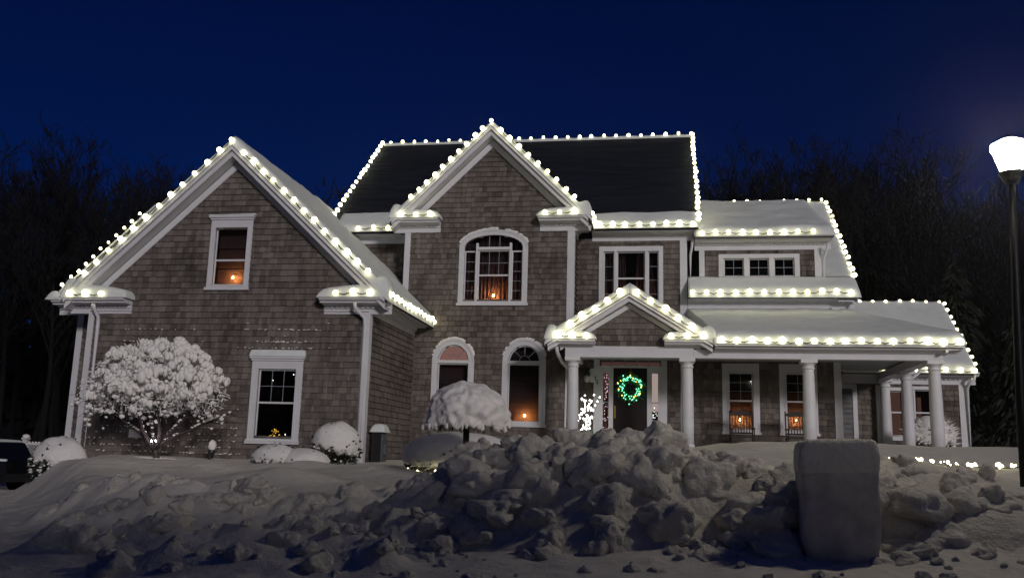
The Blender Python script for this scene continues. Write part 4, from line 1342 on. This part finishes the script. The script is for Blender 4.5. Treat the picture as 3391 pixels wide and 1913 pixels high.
# ------------------------------------------------------------------ trees and shrubs near the house
def limb(mb, p, d, L, r, seg=5, wob=.12, droop=0.0, n=6):
    pts, rad = [p.copy()], [r]
    q = p.copy(); dd = d.normalized()
    for k in range(seg):
        dd = (dd+Vector((random.gauss(0,wob), random.gauss(0,wob), random.gauss(0,wob)-droop))).normalized()
        q = q+dd*L/seg
        pts.append(q.copy()); rad.append(r*(1-.75*(k+1)/seg))
    mb.tube(pts, rad, n)
    return pts, dd

# snow laden ornamental tree in front of the garage
random.seed(5)
T0 = Vector((-11.39, 19.5, 1.15))
t = thing('ornamental_tree', 'small round tree loaded with snow in front of the garage', 'tree', tuple(T0))
tr_, br_, tips, LIMBS = MB(), MB(), [], []
pts, d = limb(tr_, Vector((0,0,0)), Vector((.02,0,1)), .5, .10, 4, .06)
for k in range(6):
    a = 2*math.pi*k/6+random.uniform(-.3,.3)
    el = random.uniform(.55, 1.0)
    dv = Vector((math.cos(a)*math.cos(el), .75*math.sin(a)*math.cos(el), math.sin(el)))
    p1, d1 = limb(br_, pts[-1]-Vector((0,0,.1)), dv, random.uniform(1.1,1.6), .06, 6, .17)
    LIMBS.append(p1)
    for s in range(7):
        q = p1[random.randint(3,6)]
        dv2 = (d1+Vector((random.gauss(0,.8),random.gauss(0,.6),random.gauss(.1,.5)))).normalized()
        p2, d2 = limb(br_, q, dv2, random.uniform(.5,1.0), .018, 4, .18, .03, 5)
        tips += [p2[-1], p2[-2], p2[-3]]
        for w in range(5):
            dv3 = (d2+Vector((random.gauss(0,.9),random.gauss(0,.9),random.gauss(-.2,.5)))).normalized()
            p3, _ = limb(br_, p2[random.randint(1,4)], dv3, random.uniform(.2,.5), .007, 3, .25, .08, 4)
            tips += [p3[-1], p3[-2]]
tr_.build('trunk', M['bark'], t, True)
br_.build('branches', M['bark'], t, True)
def blob(mb, c, r, seed, sub=2, drop=0.0, A=.5):
    v, f = ico(sub)
    mb.add([(c[0]+p.x*r[0]*(1+A*noise.noise(p*2.4+Vector((seed,0,0)))), c[1]+p.y*r[1]*(1+A*noise.noise(p*2.4+Vector((0,seed,0)))),
             c[2]+p.z*r[2]*(1+.3*noise.noise(p*2.3+Vector((0,0,seed))))-(drop*max(0,-p.z)**2)) for p in v], f)
sn = MB()
cnt = 0
CC = Vector((-.2, 0, 1.75))
def env(a, e):      # uneven crown outline
    k = 1+.14*n3(math.cos(a)*1.6+5, math.sin(a)*1.6, e*1.8)+.16*n3(math.cos(a)*3.4, math.sin(a)*3.4+e*2.5, 4)
    return Vector((1.52*math.cos(a)*math.cos(e), 1.15*math.sin(a)*math.cos(e), 1.10*math.sin(e)))*k
for k in range(330):
    a, e = random.uniform(0, 2*math.pi), math.asin(random.uniform(-.40, 1))
    off = env(a, e)
    if off.y > .35: continue
    if off.x < -.9 and random.random() < .45: continue
    if off.z < -.25 and random.random() < .6: continue
    c = CC+off*random.choice((.6,.7,.8,.88,.95,1.0,1.04))
    R = random.uniform(.09, .19)*(.7 if off.z < -.1 or off.x < -.8 else 1)
    for j in range(9):
        b = random.uniform(0, 2*math.pi); q = random.uniform(0, 1)
        p = c+Vector((R*1.15*q*math.cos(b), R*q*math.sin(b), -R*.75*q*q+random.uniform(-.02,.02)))
        r = R*random.uniform(.32, .55)
        blob(sn, p, (r*random.uniform(.7,1.25), r*.9, r*random.uniform(.8,1.7)), cnt*1.37, 2, r*.4); cnt += 1
for (x_, y_, z_, R_c) in ((.32,-.1,2.92,.14),(.45,-.2,2.82,.12),(-.12,-.1,2.86,.17),(-.35,-.2,2.72,.15),(1.0,-.1,2.52,.15),(1.05,-.1,2.36,.13),(.75,0,2.66,.12)):
    for j in range(10):
        b = random.uniform(0, 2*math.pi); q = random.uniform(0, 1)
        r = R_c*random.uniform(.35, .55)
        blob(sn, (x_+R_c*q*math.cos(b), y_+R_c*q*math.sin(b), z_-R_c*.9*q*q), (r*1.1, r, r*1.05), cnt*1.37, 2, r*.4); cnt += 1
for q in tips:
    e = ((q.x+.25)/1.8)**2+(q.y/1.3)**2+((q.z-1.65)/1.2)**2
    if e > 1.15 or random.random() < .35: continue
    r = random.uniform(.025,.055)
    blob(sn, q+Vector((0,0,r*.4)), (r*1.3, r*1.2, r*.8), cnt*1.7, 1, r*.5); cnt += 1
for p1 in LIMBS:      # snow lying along the main limbs
    for a, b in zip(p1[:-2], p1[1:-1]):
        for q in range(4):
            c = a.lerp(b, (q+random.random())/4)
            if random.random() < .3: continue
            blob(sn, c+Vector((0,0,.035)), (random.uniform(.03,.055),.04,random.uniform(.015,.03)), cnt*.9, 1); cnt += 1
sn.build('snow_load', M['snow'], t, True)
fz = MB()
random.seed(15)
for k in range(2400):      # frosted twig ends
    a, e = random.uniform(0, 2*math.pi), math.asin(random.uniform(-.5, .7))
    q = Vector((-.25,0,1.65))+Vector((1.72*math.cos(a)*math.cos(e), 1.1*math.sin(a)*math.cos(e), 1.05*math.sin(e)))*random.uniform(.6,1.05)
    dv = Vector((random.gauss(0,.5),random.gauss(0,.5),random.gauss(-.4,.5))).normalized()*random.uniform(.04,.12)
    s = dv.cross(Vector((random.gauss(0,1),random.gauss(0,1),random.gauss(0,1)))).normalized()*.011
    fz.add([q-s, q+s, q+dv+s*.6, q+dv-s*.6], [(0,1,2,3)])
for k in range(420):       # snowy twigs sticking out of the outline
    a, e = random.uniform(0, 2*math.pi), math.asin(random.uniform(-.35, 1))
    off = env(a, e)
    if off.y > .4: continue
    p0 = CC+off*.92; dv = (off.normalized()+Vector((random.gauss(0,.5),random.gauss(0,.5),random.gauss(.1,.4)))).normalized()*random.uniform(.08,.24)
    fz.tube([p0, p0+dv*.6+Vector((0,0,-.01)), p0+dv+Vector((0,0,-.03))], [.016,.012,.004], 4)
fz.build('frosted_twigs', M['snow'], t)['kind'] = 'stuff'

t = thing('tree_spotlight', 'pair of small white lights at the fork of the snowy tree', 'garden light', (-11.30, 19.1, 1.72))
for dx in (-.05, .06):
    MB().add([(p.x*.015+dx, p.y*.015, p.z*.017) for p in bv], bf).build('bulb', M['spot'], t, True)
MB().tube([(-.05,0,-.03),(0,.02,-.08),(0,.1,-.5)], .012, 6).build('stake', M['black'], t)

# umbrella-shaped weeping tree
random.seed(8)
t = thing('weeping_tree', 'umbrella shaped weeping tree smothered in snow before the arched windows', 'tree', (-3.24, 15.0, 1.0))
MB().tube([(0,0,0),(.01,.0,.5),(.0,.0,1.2)], [.05,.045,.06], 8).build('trunk', M['bark'], t, True)
dome = MB()
PR = [(.0,.70),(.05,.745),(.18,.735),(.33,.67),(.46,.58),(.57,.46),(.64,.33),(.68,.20),(.70,.0)]
NT, NS = 110, 44
for j in range(NS+1):
    sj = j/NS
    zc = .70*(1-(1-sj)**1.4)
    r0 = float(np.interp(zc, [p[0] for p in PR], [p[1] for p in PR]))
    for i in range(NT):
        a = 2*math.pi*i/NT
        cx_, sx_ = math.cos(a), math.sin(a)
        fold = .15*n3(cx_*1.8+3, sx_*1.8, zc*2.6)-.13*abs(n3(cx_*3.2+zc*2, sx_*3.2+2, zc*5))+.08*n3(cx_*6, sx_*6, zc*8)+.04*n3(cx_*13, sx_*13, zc*16)
        rr = r0*(1+fold*(1 if zc < .6 else .6))
        dz = .05*n3(cx_*rr*3+1, sx_*rr*3, 5)+.03*n3(cx_*rr*9, sx_*rr*9, 6)
        rag = (1-sj)**6*(-.02-.13*abs(n3(cx_*4.5, sx_*4.5, 8))-.06*abs(n3(cx_*13, sx_*13, 9)))
        dome.v.append((rr*cx_, rr*.95*sx_, 1.10+zc+dz*sj+rag))
for j in range(NS):
    for i in range(NT):
        i2 = (i+1) % NT
        dome.f.append((j*NT+i, j*NT+i2, (j+1)*NT+i2, (j+1)*NT+i))
b0 = len(dome.v)
for i in range(NT):
    a = 2*math.pi*i/NT
    dome.v.append((.45*math.cos(a), .43*math.sin(a), 1.25))
for i in range(NT):
    i2 = (i+1) % NT
    dome.f.append((i2, i, b0+i, b0+i2))
dome.f.append(tuple(b0+NT-1-i for i in range(NT)))
dome.f.append(tuple(NS*NT+i for i in range(NT)))
dome.build('snow_load', M['snow'], t, True)
fr_ = MB()
for k in range(110):
    a = random.uniform(0, 2*math.pi)
    rr = random.uniform(.58, .73)
    L = random.uniform(.0,.10)**1.3
    w_ = random.uniform(.018,.05)
    blob(fr_, (rr*math.cos(a), rr*.95*math.sin(a), 1.08-L), (w_,w_,.03+L*.6), k*1.1, 2)
fr_.build('snow_fringe', M['snow'], t, True)['kind'] = 'stuff'
tw = MB()
for k in range(90):
    a = random.uniform(0, 2*math.pi); r0 = random.uniform(.1,.6)
    p0 = Vector((.3*r0*math.cos(a), .3*r0*math.sin(a), 1.2)); p1 = Vector((r0*1.1*math.cos(a), r0*1.1*math.sin(a), 1.2)); p2 = Vector((r0*1.2*math.cos(a), r0*1.2*math.sin(a), .98))
    tw.tube([p0, p1, p2], [.008,.006,.004], 4)
tw.build('branches', M['bark'], t)

def bush(name, label, loc, rad, cap, seed, leaves=900, lsize=.10, tilt=0.0, frost=.3):
    """evergreen dome with a snow cap; cap = share of the height under snow"""
    random.seed(seed)
    t = thing(name, label, 'shrub', loc)
    mb = leafy(MB(), leaves, (0,0,rad[2]*.35), (rad[0]*.97, rad[1]*.97, rad[2]*.6), lsize, seed, .0)
    mb.build('foliage', M['leaf'], t)
    v, f = ico(4)
    sn = MB()
    for p in v:
        z = p.z
        edge = 1-cap+.16*n3(math.atan2(p.y,p.x)*2.2, seed*.7)+tilt*p.x
        low = z*.5+.5 < edge
        q = Vector((p.x*rad[0], p.y*rad[1], rad[2]*.5+p.z*rad[2]*.5))
        if low:
            q = Vector((p.x*rad[0]*.80, p.y*rad[1]*.80, max(q.z, rad[2]*edge-.04)))
        s = 1+.07*n3(p.x*1.5+seed, p.y*1.5, p.z*1.5)+.02*n3(p.x*6, p.y*6+seed, p.z*6)
        sn.v.append((q.x*s, q.y*s, q.z*(1+.05*n3(p.x*2, p.y*2, seed))))
    sn.f = list(f)
    sn.build('snow_cap', M['snow'], t, True)
    fl = MB()
    for k in range(int(leaves*frost*.25)):
        a = random.uniform(0, 2*math.pi); h = random.uniform(.02, 1-cap+.1)
        rr = math.sqrt(max(0, 1-(h*2-1)**2))
        blob(fl, (rad[0]*rr*math.cos(a)*.99, rad[1]*rr*math.sin(a)*.99, rad[2]*h), (random.uniform(.02,.05),)*2+(random.uniform(.015,.04),), k, 1)
    fl.build('snow_patches', M['snow'], t, True)['kind'] = 'stuff'
    return t
bush('dome_shrub', 'round shrub with smooth snow cap at the garage corner', (-7.15, 19.5, 1.25), (.56,.5,1.0), .62, 3, tilt=-.10)
bush('snow_capped_shrub', 'snow capped dark shrub beside the white fence at far left', (-12.95, 18.2, .60), (.60,.5,1.16), .50, 4, 1500, .13, tilt=-.16, frost=.8)
bush('low_shrub', 'low lumpy shrub buried in snow under the lower garage window', (-8.15, 18.6, 1.2), (.5,.4,.52), .75, 5, 500)
bush('low_shrub', 'low snow mound of a shrub right of the buried one', (-7.55, 18.7, 1.15), (.55,.42,.5), .8, 6, 500)
bush('long_hedge', 'long low snow covered hedge behind the umbrella tree', (-3.9, 17.5, 1.15), (1.15,.6,.9), .80, 7, 900)
bush('frosted_shrub', 'white frosted shrub beside the right corner column', (7.2, 26.6, 1.75), (.62,.5,1.25), .55, 8, 700, .16, frost=1.4)
# sprays on the frosted shrub
random.seed(31)
fz = MB()
for k in range(520):
    a, e = random.uniform(0, 2*math.pi), random.uniform(-.2, 1.1)
    p0 = Vector((.5*math.cos(a)*math.cos(e), .4*math.sin(a)*math.cos(e), .6+.5*math.sin(e)))
    dv = Vector((math.cos(a)*random.uniform(.1,.4), math.sin(a)*.2, random.uniform(-.15,.25)))
    s = dv.cross(Vector((0,1,.2))).normalized()*.02
    fz.add([p0-s, p0+s, p0+dv], [(0,1,2)])
fz.build('frosted_twigs', M['snow'], [o for o in bpy.data.objects if o.name.startswith('frosted_shrub')][0])

# lights glowing in the snow covered bed at right
t = thing('light_net', 'net of white bulbs glowing through the snow covered bed at right', 'string lights', (4.2, 14.9, 1.65))
random.seed(77)
cab = []
gm2 = MB().add([(p.x, p.y, p.z) for p in bv], bf).mesh('bulb', M['bulb'], True)
for k in range(58):
    x = random.uniform(-.65, 1.5); y = random.uniform(-.7, .7)
    gz = ground(4.2+x, 14.9+y)
    b = link('bulb', gm2, t, (x, y, gz-1.65+.07))
    r = random.choice((.008,.011,.014,.018,.024)); b.scale = (r, r, r*1.2)
    cab.append(Vector((x, y, gz-1.65+.04)))
MB().tube(sorted(cab, key=lambda p: p.x), .005, 4).build('cable', M['black'], t)
t = thing('hedge_lights', 'bulbs glowing under the snow of the long hedge', 'string lights', (-3.9, 17.5, 1.15))
for k in range(16):
    a = math.pi+math.pi*k/15
    b = link('bulb', gm2, t, (1.04*math.cos(a), .58*math.sin(a), .10+random.uniform(-.03,.05)))
    b.scale = (.025,.025,.03)
MB().tube([(1.2*math.cos(math.pi+math.pi*k/15), .66*math.sin(math.pi+math.pi*k/15), .2) for k in range(16)], .005, 4).build('cable', M['black'], t)

# grey utility cabinet against the garage side wall, with a small light behind it
t = thing('utility_cabinet', 'dark metal cabinet with a snow cap by the garage corner', 'cabinet', (-6.72, 21.5, 1.2))
MB().box(-.20,.03,-.2,.2,0,.88).build('body', M['black'], t)
MB().box(.031,.07,-.17,.17,.06,.84).build('panel', M['metalgrey'], t)
MB().box(.071,.15,-.08,.10,.35,.62).build('meter', M['metalgrey'], t)
o = snow_sheet('snow_cap', None, (-.25,-.25,.88),(.12,-.25,.88),(.12,.25,.88),(-.25,.25,.88), .20, (1,1,1,1), rad=.14, step=.05, seed=44)
o.parent = t
for k in ('kind', 'category'):
    if k in o: del o[k]
MB().add([(p.x*.03+.25, p.y*.03+.45, p.z*.04+.15) for p in bv], bf).build('bulb', emit('cabinet_light', (.8,.95,1.0), 14.0), t)

t = thing('path_light', 'snow topped garden light leaning by the garage wall', 'garden light', (-10.47, 20.2, 1.2))
MB().tube([(-.03,0,0),(.0,0,.26)], .03, 8).build('stake', M['black'], t)
MB().lathe(.02,0,[(.07,.24),(.085,.30),(.075,.36)], 10).build('head', M['black'], t)
o = MB(); blob(o, (.03,0,.45), (.085,.085,.14), 3.0, 3); o.build('snow_cap', M['snow'], t, True)

# ------------------------------------------------------------------ fence, car
t = thing('white_fence', 'white fence with lattice top and capped posts at far left', 'fence', (-23.5, 31.0, -.1))
x0f, x1f = -7.5, 7.6
for x in (-5.0, -2.5, .0, 2.5, 5.0, 7.5):
    p = MB().box(x-.08, x+.08, -.08, .08, 0, 1.82).build('post', M['fence'], t)
    MB().box(x-.11, x+.11, -.11, .11, 1.82, 1.88).build('cap', M['fence'], p)
    so = MB(); blob(so, (x,0,1.93), (.13,.13,.09), x, 2); so.build('snow_cap', M['snow'], p, True)
for z0_, z1_ in ((.1,.2), (1.28,1.37), (1.62,1.70)):
    MB().box(x0f, x1f, -.035, .035, z0_, z1_).build('rail', M['fence'], t)
bd = MB().box(-.072, .072, -.012, .012, 0, 1.08).mesh('board', M['fence'])
k = x0f
while k < x1f:
    link('board', bd, t, (k+.075, 0, .2)); k += .15
lm = MB().prism([(-.012,-.008,1.37),(.012,-.008,1.37),(.012,.008,1.37),(-.012,.008,1.37)], [(.238,-.008,1.62),(.262,-.008,1.62),(.262,.008,1.62),(.238,.008,1.62)])
lat = MB()
k = x0f
while k < x1f-.3:
    lat.add([(a+k, b, c) for a, b, c in lm.v], lm.f); lat.add([(k+.25-a, b+.017, c) for a, b, c in lm.v], [tuple(reversed(q)) for q in lm.f]); k += .11
o = lat.build('lattice', M['fence'], t); o['kind'] = 'stuff'
tops = MB()
k = x0f
while k < x1f:
    blob(tops, (k, 0, 1.715), (.05,.04,.04), k*3, 1); k += .13
o = tops.build('snow_rim', M['snow'], t, True); o['kind'] = 'stuff'

t = thing('parked_car', 'dark parked car at the far left edge', 'car', (-22.6, 27.0, 0.0))
side = [(-2.3,.35),(2.2,.35),(2.27,.62),(2.22,.98),(1.95,1.03),(-1.1,1.02),(-2.2,.88),(-2.33,.6)]
MB().prism([(x,-.88,z) for x,z in side], [(x,.88,z) for x,z in side]).build('body', M['carpaint'], t)
cab_ = [(-1.05,1.021),(1.95,1.031),(1.60,1.58),(1.2,1.66),(-.25,1.62)]
MB().prism([(x,-.80 if z < 1.1 else -.68,z) for x,z in cab_], [(x,.80 if z < 1.1 else .68,z) for x,z in cab_]).build('cabin', M['carpaint'], t)
for a, b, c, d in ((-.78,.35,-.15,.35),(.42,1.12,.42,1.10),(1.18,1.66,1.16,1.42)):
    MB().prism([(a,-.805,1.08),(b,-.805,1.08),(b,-.79,1.08),(a,-.79,1.08)], [(c,-.70,1.52),(d,-.70,1.52),(d,-.685,1.52),(c,-.685,1.52)]).build('side_window', M['glass'], t)
for x in (-1.45, 1.4):
    for s in (-1, 1):
        wh = MB().tube([(x, s*.92, .33),(x, s*.68, .33)], .33, 18).build('wheel', M['rubber'], t)
        MB().tube([(x, s*.93, .33),(x, s*.90, .33)], .2, 14).build('rim', M['metalgrey'], wh)
MB().box(2.225,2.25,-.8,-.55,.75,.95).build('tail_light', M['door'], t)
MB().box(2.225,2.25,.55,.8,.75,.95).build('tail_light', M['door'], t)
o = snow_sheet('snow_cap', None, (-.2,-.66,1.64),(1.55,-.66,1.60),(1.55,.66,1.60),(-.2,.66,1.64), .06, (1,1,1,1), rad=.1, step=.1, seed=52)
o.parent = t
o2 = snow_sheet('snow_ledge', None, (-1.0,-.90,1.02),(2.2,-.90,1.0),(2.2,-.80,1.03),(-1.0,-.80,1.05), .05, (1,1,1,1), rad=.05, step=.06, seed=53)
o2.parent = t
for q in (o, o2):
    for k in ('kind', 'category'):
        if k in q: del q[k]

# ------------------------------------------------------------------ street lamp
t = thing('street_lamp', 'lit street lamp on a tall dark post at the right edge', 'street lamp', (3.93, 11.0, .9))
MB().tube([(0,0,0),(.02,0,1.5),(.07,0,3.0),(.10,0,4.0)], [.055,.050,.042,.038], 12).build('post', M['lampmetal'], t, True)
MB().lathe(.10,0,[(.05,3.98),(.09,4.02),(.10,4.06),(.13,4.10),(.135,4.13)], 12).build('collar', M['lampmetal'], t)
hx = .10
MB().lathe(hx,0,[(.115,4.13),(.215,4.40),(.20,4.47),(.10,4.52)], 6).build('lantern_glass', M['lampglow'], t)
for k in range(6):
    a = 2*math.pi*k/6
    MB().tube([(hx+.12*math.cos(a),.12*math.sin(a),4.12),(hx+.213*math.cos(a),.213*math.sin(a),4.43)], .010, 4).build('lantern_bar', M['lampmetal'], t)
MB().lathe(hx,0,[(.10,4.521),(.105,4.53),(.06,4.55),(.02,4.57),(.012,4.60)], 12).build('lantern_cap', M['lampmetal'], t)

# ------------------------------------------------------------------ trees behind
def grow(mbt, mbc, p, d, L, r, lev):
    seg = 5 if lev == 0 else 3
    pts, rad = [p.copy()], [r]
    q, dd = p.copy(), d.normalized()
    w = (.05,.14,.18,.22,.25)[lev]
    for k in range(seg):
        dd = (dd+Vector((random.gauss(0,w), random.gauss(0,w), random.gauss(.05,w*.6)))).normalized()
        q = q+dd*L/seg
        pts.append(q.copy()); rad.append(max(.015, r*(1-.72*(k+1)/seg)))
    (mbt if lev == 0 else mbc).tube(pts, rad, 6 if lev == 0 else (4 if lev == 1 else 3), False)
    if lev >= 4: return
    nchild = (13, 7, 5, 3)[lev]
    for c in range(nchild):
        s = random.uniform(.30 if lev == 0 else .2, 1.0)
        i = min(seg-1, int(s*seg)); f = s*seg-i
        pp = pts[i].lerp(pts[i+1], f)
        a = random.uniform(0, 2*math.pi)
        side = Vector((math.cos(a), math.sin(a), random.uniform(-.1,.3)))
        nd = (dd*random.uniform(.6,1.3)+side*random.uniform(.5,1.0)+Vector((0,0,.28))).normalized()
        grow(mbt, mbc, pp, nd, L*random.uniform(.34,.55)*(1.05-.35*s if lev == 0 else 1), max(.016, rad[i]*.55), lev+1)
var = []
for k in range(5):
    random.seed(300+k)
    a, b = MB(), MB()
    grow(a, b, Vector((0,0,0)), Vector((random.gauss(0,.03), random.gauss(0,.03), 1)), 12.5, .20, 0)
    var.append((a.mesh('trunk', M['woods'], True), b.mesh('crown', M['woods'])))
random.seed(17)
def bare_tree(label, group, x, y, h, k):
    t = thing('bare_tree', label, 'tree', (x, y, 1.0), group)
    t.scale = (h/16.6,)*3
    t.rotation_euler = (0, 0, random.uniform(0, 6.28))
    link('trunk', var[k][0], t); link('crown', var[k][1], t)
lefts = [(-39,46,17),(-36,44,18),(-34,47,19.5),(-31.5,44,18),(-29,47,17.5),(-26.5,45,17),(-24.5,48,16),(-33,52,19),(-37.5,50,18),(-29.5,40,15),(-35,38,14),(-25.5,39,13.5),(-22.5,46,14),(-42,44,17),(-27.5,52,17),(-31,36,12),(-40.5,52,19),(-35,54,20),(-31,55,19),(-38,57,20),(-26,56,18),(-44,50,18),(-33.5,42,16),(-37,41,16),(-28,43,15.5),(-23.5,53,16)]
for i, (x, y, h) in enumerate(lefts):
    bare_tree('bare leafless tree in the dark woods left of the house', 'bare trees left of the house', x, y, h-1.5, i % 5)
mids = [(-20,50,15),(-17.5,48,14.5),(-15.5,52,15),(-13.5,50,14)]
for i, (x, y, h) in enumerate(mids):
    bare_tree('bare tree top showing between garage roof and main roof', 'bare trees behind the roof gap', x, y, h-1.5, (i+2) % 5)
rights = [(2.5,48,17),(4.5,46,17.5),(6.5,50,18.5),(8.5,47,18),(10.5,49,18.5),(12,46,18),(13.8,50,18),(15.5,47,16.5),(17,50,15.5),(7.5,42,15),(11.2,41,14),(14.6,40,12.5),(17.5,42,12),(19.5,48,14),(3.4,54,18),(9.6,55,19.5),(5.5,55,19),(12.5,55,20),(15,54,19),(18,54,17),(7,53,18.5),(11,52,18),(13.2,44,15),(16.2,45,14.5),(21,51,15)]
for i, (x, y, h) in enumerate(rights):
    bare_tree('bare leafless tree in the dark woods right of the house', 'bare trees right of the house', x, y, h-1.5, (i+1) % 5)

def conifer(label, x, y, h, rad, seed, z0=1.2):
    random.seed(seed)
    t = thing('conifer', label, 'tree', (x, y, z0))
    MB().tube([(0,0,0),(0,0,h)], [.16,.02], 8).build('trunk', M['woods'], t)
    mb = MB()
    for k in range(2600):
        s = random.random()**.8
        z = .3+(h-.3)*s
        rr = rad*(1-s)**.75*(.75+.25*math.sin(z*5.5))*random.uniform(.35,1.05)+.05
        a = random.uniform(0, 2*math.pi)
        p = Vector((rr*math.cos(a), rr*math.sin(a), z))
        dv = Vector((math.cos(a)*.5, math.sin(a)*.5, random.uniform(-.9,-.2))).normalized()*random.uniform(.18,.42)
        sd = dv.cross(Vector((random.gauss(0,1),random.gauss(0,1),random.gauss(0,1)))).normalized()*random.uniform(.03,.07)
        mb.add([p-sd, p+sd, p+dv+sd*.4, p+dv-sd*.4], [(0,1,2,3)])
    mb.build('crown', M['needle'], t)
conifer('dark drooping conifer behind the right end of the house', 10.3, 34, 7.6, 1.9, 1)
conifer('shorter dark conifer right of the drooping one', 11.9, 33, 5.6, 1.7, 2)
# a dark wall of undergrowth far behind everything
random.seed(4)
mb = MB()
for k in range(30000):
    x = random.uniform(-64, 46); y = random.uniform(56, 66)
    h = (18.6 if x < -22 else 17.2)+2.5*n3(x*.12, 1)+1.6*n3(x*.5, 2)
    q = random.random()
    z = q**1.5*h+.5
    dv = Vector((random.gauss(0,.5), 0, random.gauss(.9,.4)))*random.uniform(.5,1.3)
    w = lerp(.75, .07, min(1, z/h))
    s = Vector((random.uniform(.4,1)*w, random.uniform(-.1,.1), random.uniform(-.05,.05)))
    mb.add([(x-s.x, y-s.y, z-s.z), (x+s.x, y+s.y, z+s.z), (x+dv.x+s.x*.4, y, z+dv.z), (x+dv.x-s.x*.4, y, z+dv.z)], [(0,1,2,3)])
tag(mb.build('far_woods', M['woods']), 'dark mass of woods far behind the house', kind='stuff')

# ------------------------------------------------------------------ unseen hedge added behind the viewer to shade the roadside
random.seed(6)
hb = MB()
hx_ = np.arange(-30, 80, 1.2)
HY = -14.0
rows = 7
def hz(x): return 8.75+1.15*sstep(6.5, 12.5, x)+.5*n3(x*.35, 7)+.3*n3(x*1.1, 3)  # top shaped to shade the bank more than the left yard
for r in range(rows+1):
    for x in hx_:
        a = math.pi*r/rows
        hb.v.append((float(x), HY-2.2*math.cos(a)*(1+.1*n3(x*.8, r)), hz(float(x))*math.sin(a)**.5 if 0 < r < rows else -.2))
nh = len(hx_)
hb.f = [(r*nh+i, r*nh+i+1, (r+1)*nh+i+1, (r+1)*nh+i) for r in range(rows) for i in range(nh-1)]
hedge = thing('shade_hedge', 'unseen tall hedge added behind the viewer to shade the roadside', 'hedge', (0,0,0))
hb.build('core', M['needle'], hedge, True)
hf = MB()
for k in range(6000):
    i = random.randrange(nh*2, nh*6)
    p = Vector(hb.v[i])+Vector((random.uniform(-.6,.6), random.uniform(-.3,.3), random.uniform(-.6,.2)))
    dv = Vector((random.gauss(0,.3), random.gauss(0,.3), random.uniform(-.2,.5)))*.6
    sd = Vector((random.gauss(0,.1), random.gauss(0,.1), .03))
    hf.add([p-sd, p+sd, p+dv+sd*.3, p+dv-sd*.3], [(0,1,2,3)])
hf.build('foliage', M['needle'], hedge)['kind'] = 'stuff'

# ------------------------------------------------------------------ thin haze added to make the glow round the lamps
m = bpy.data.materials.new('lamp_glow_haze'); m.use_nodes = True
nt = m.node_tree; nt.nodes.clear()
o_ = nt.nodes.new('ShaderNodeOutputMaterial'); v_ = nt.nodes.new('ShaderNodeVolumePrincipled')
v_.inputs['Color'].default_value = (.9,.93,1,1)
v_.inputs['Density'].default_value = .0005
v_.inputs['Anisotropy'].default_value = .88
nt.links.new(v_.outputs[0], o_.inputs['Volume'])
hz_o = MB().box(-1500, 1500, -1500, 1500, -3, 27).build('haze', m)
tag(hz_o, 'thin added haze that makes a faint glow round the lamps', 'haze', kind='stuff')
SC.cycles.volume_bounces = 0
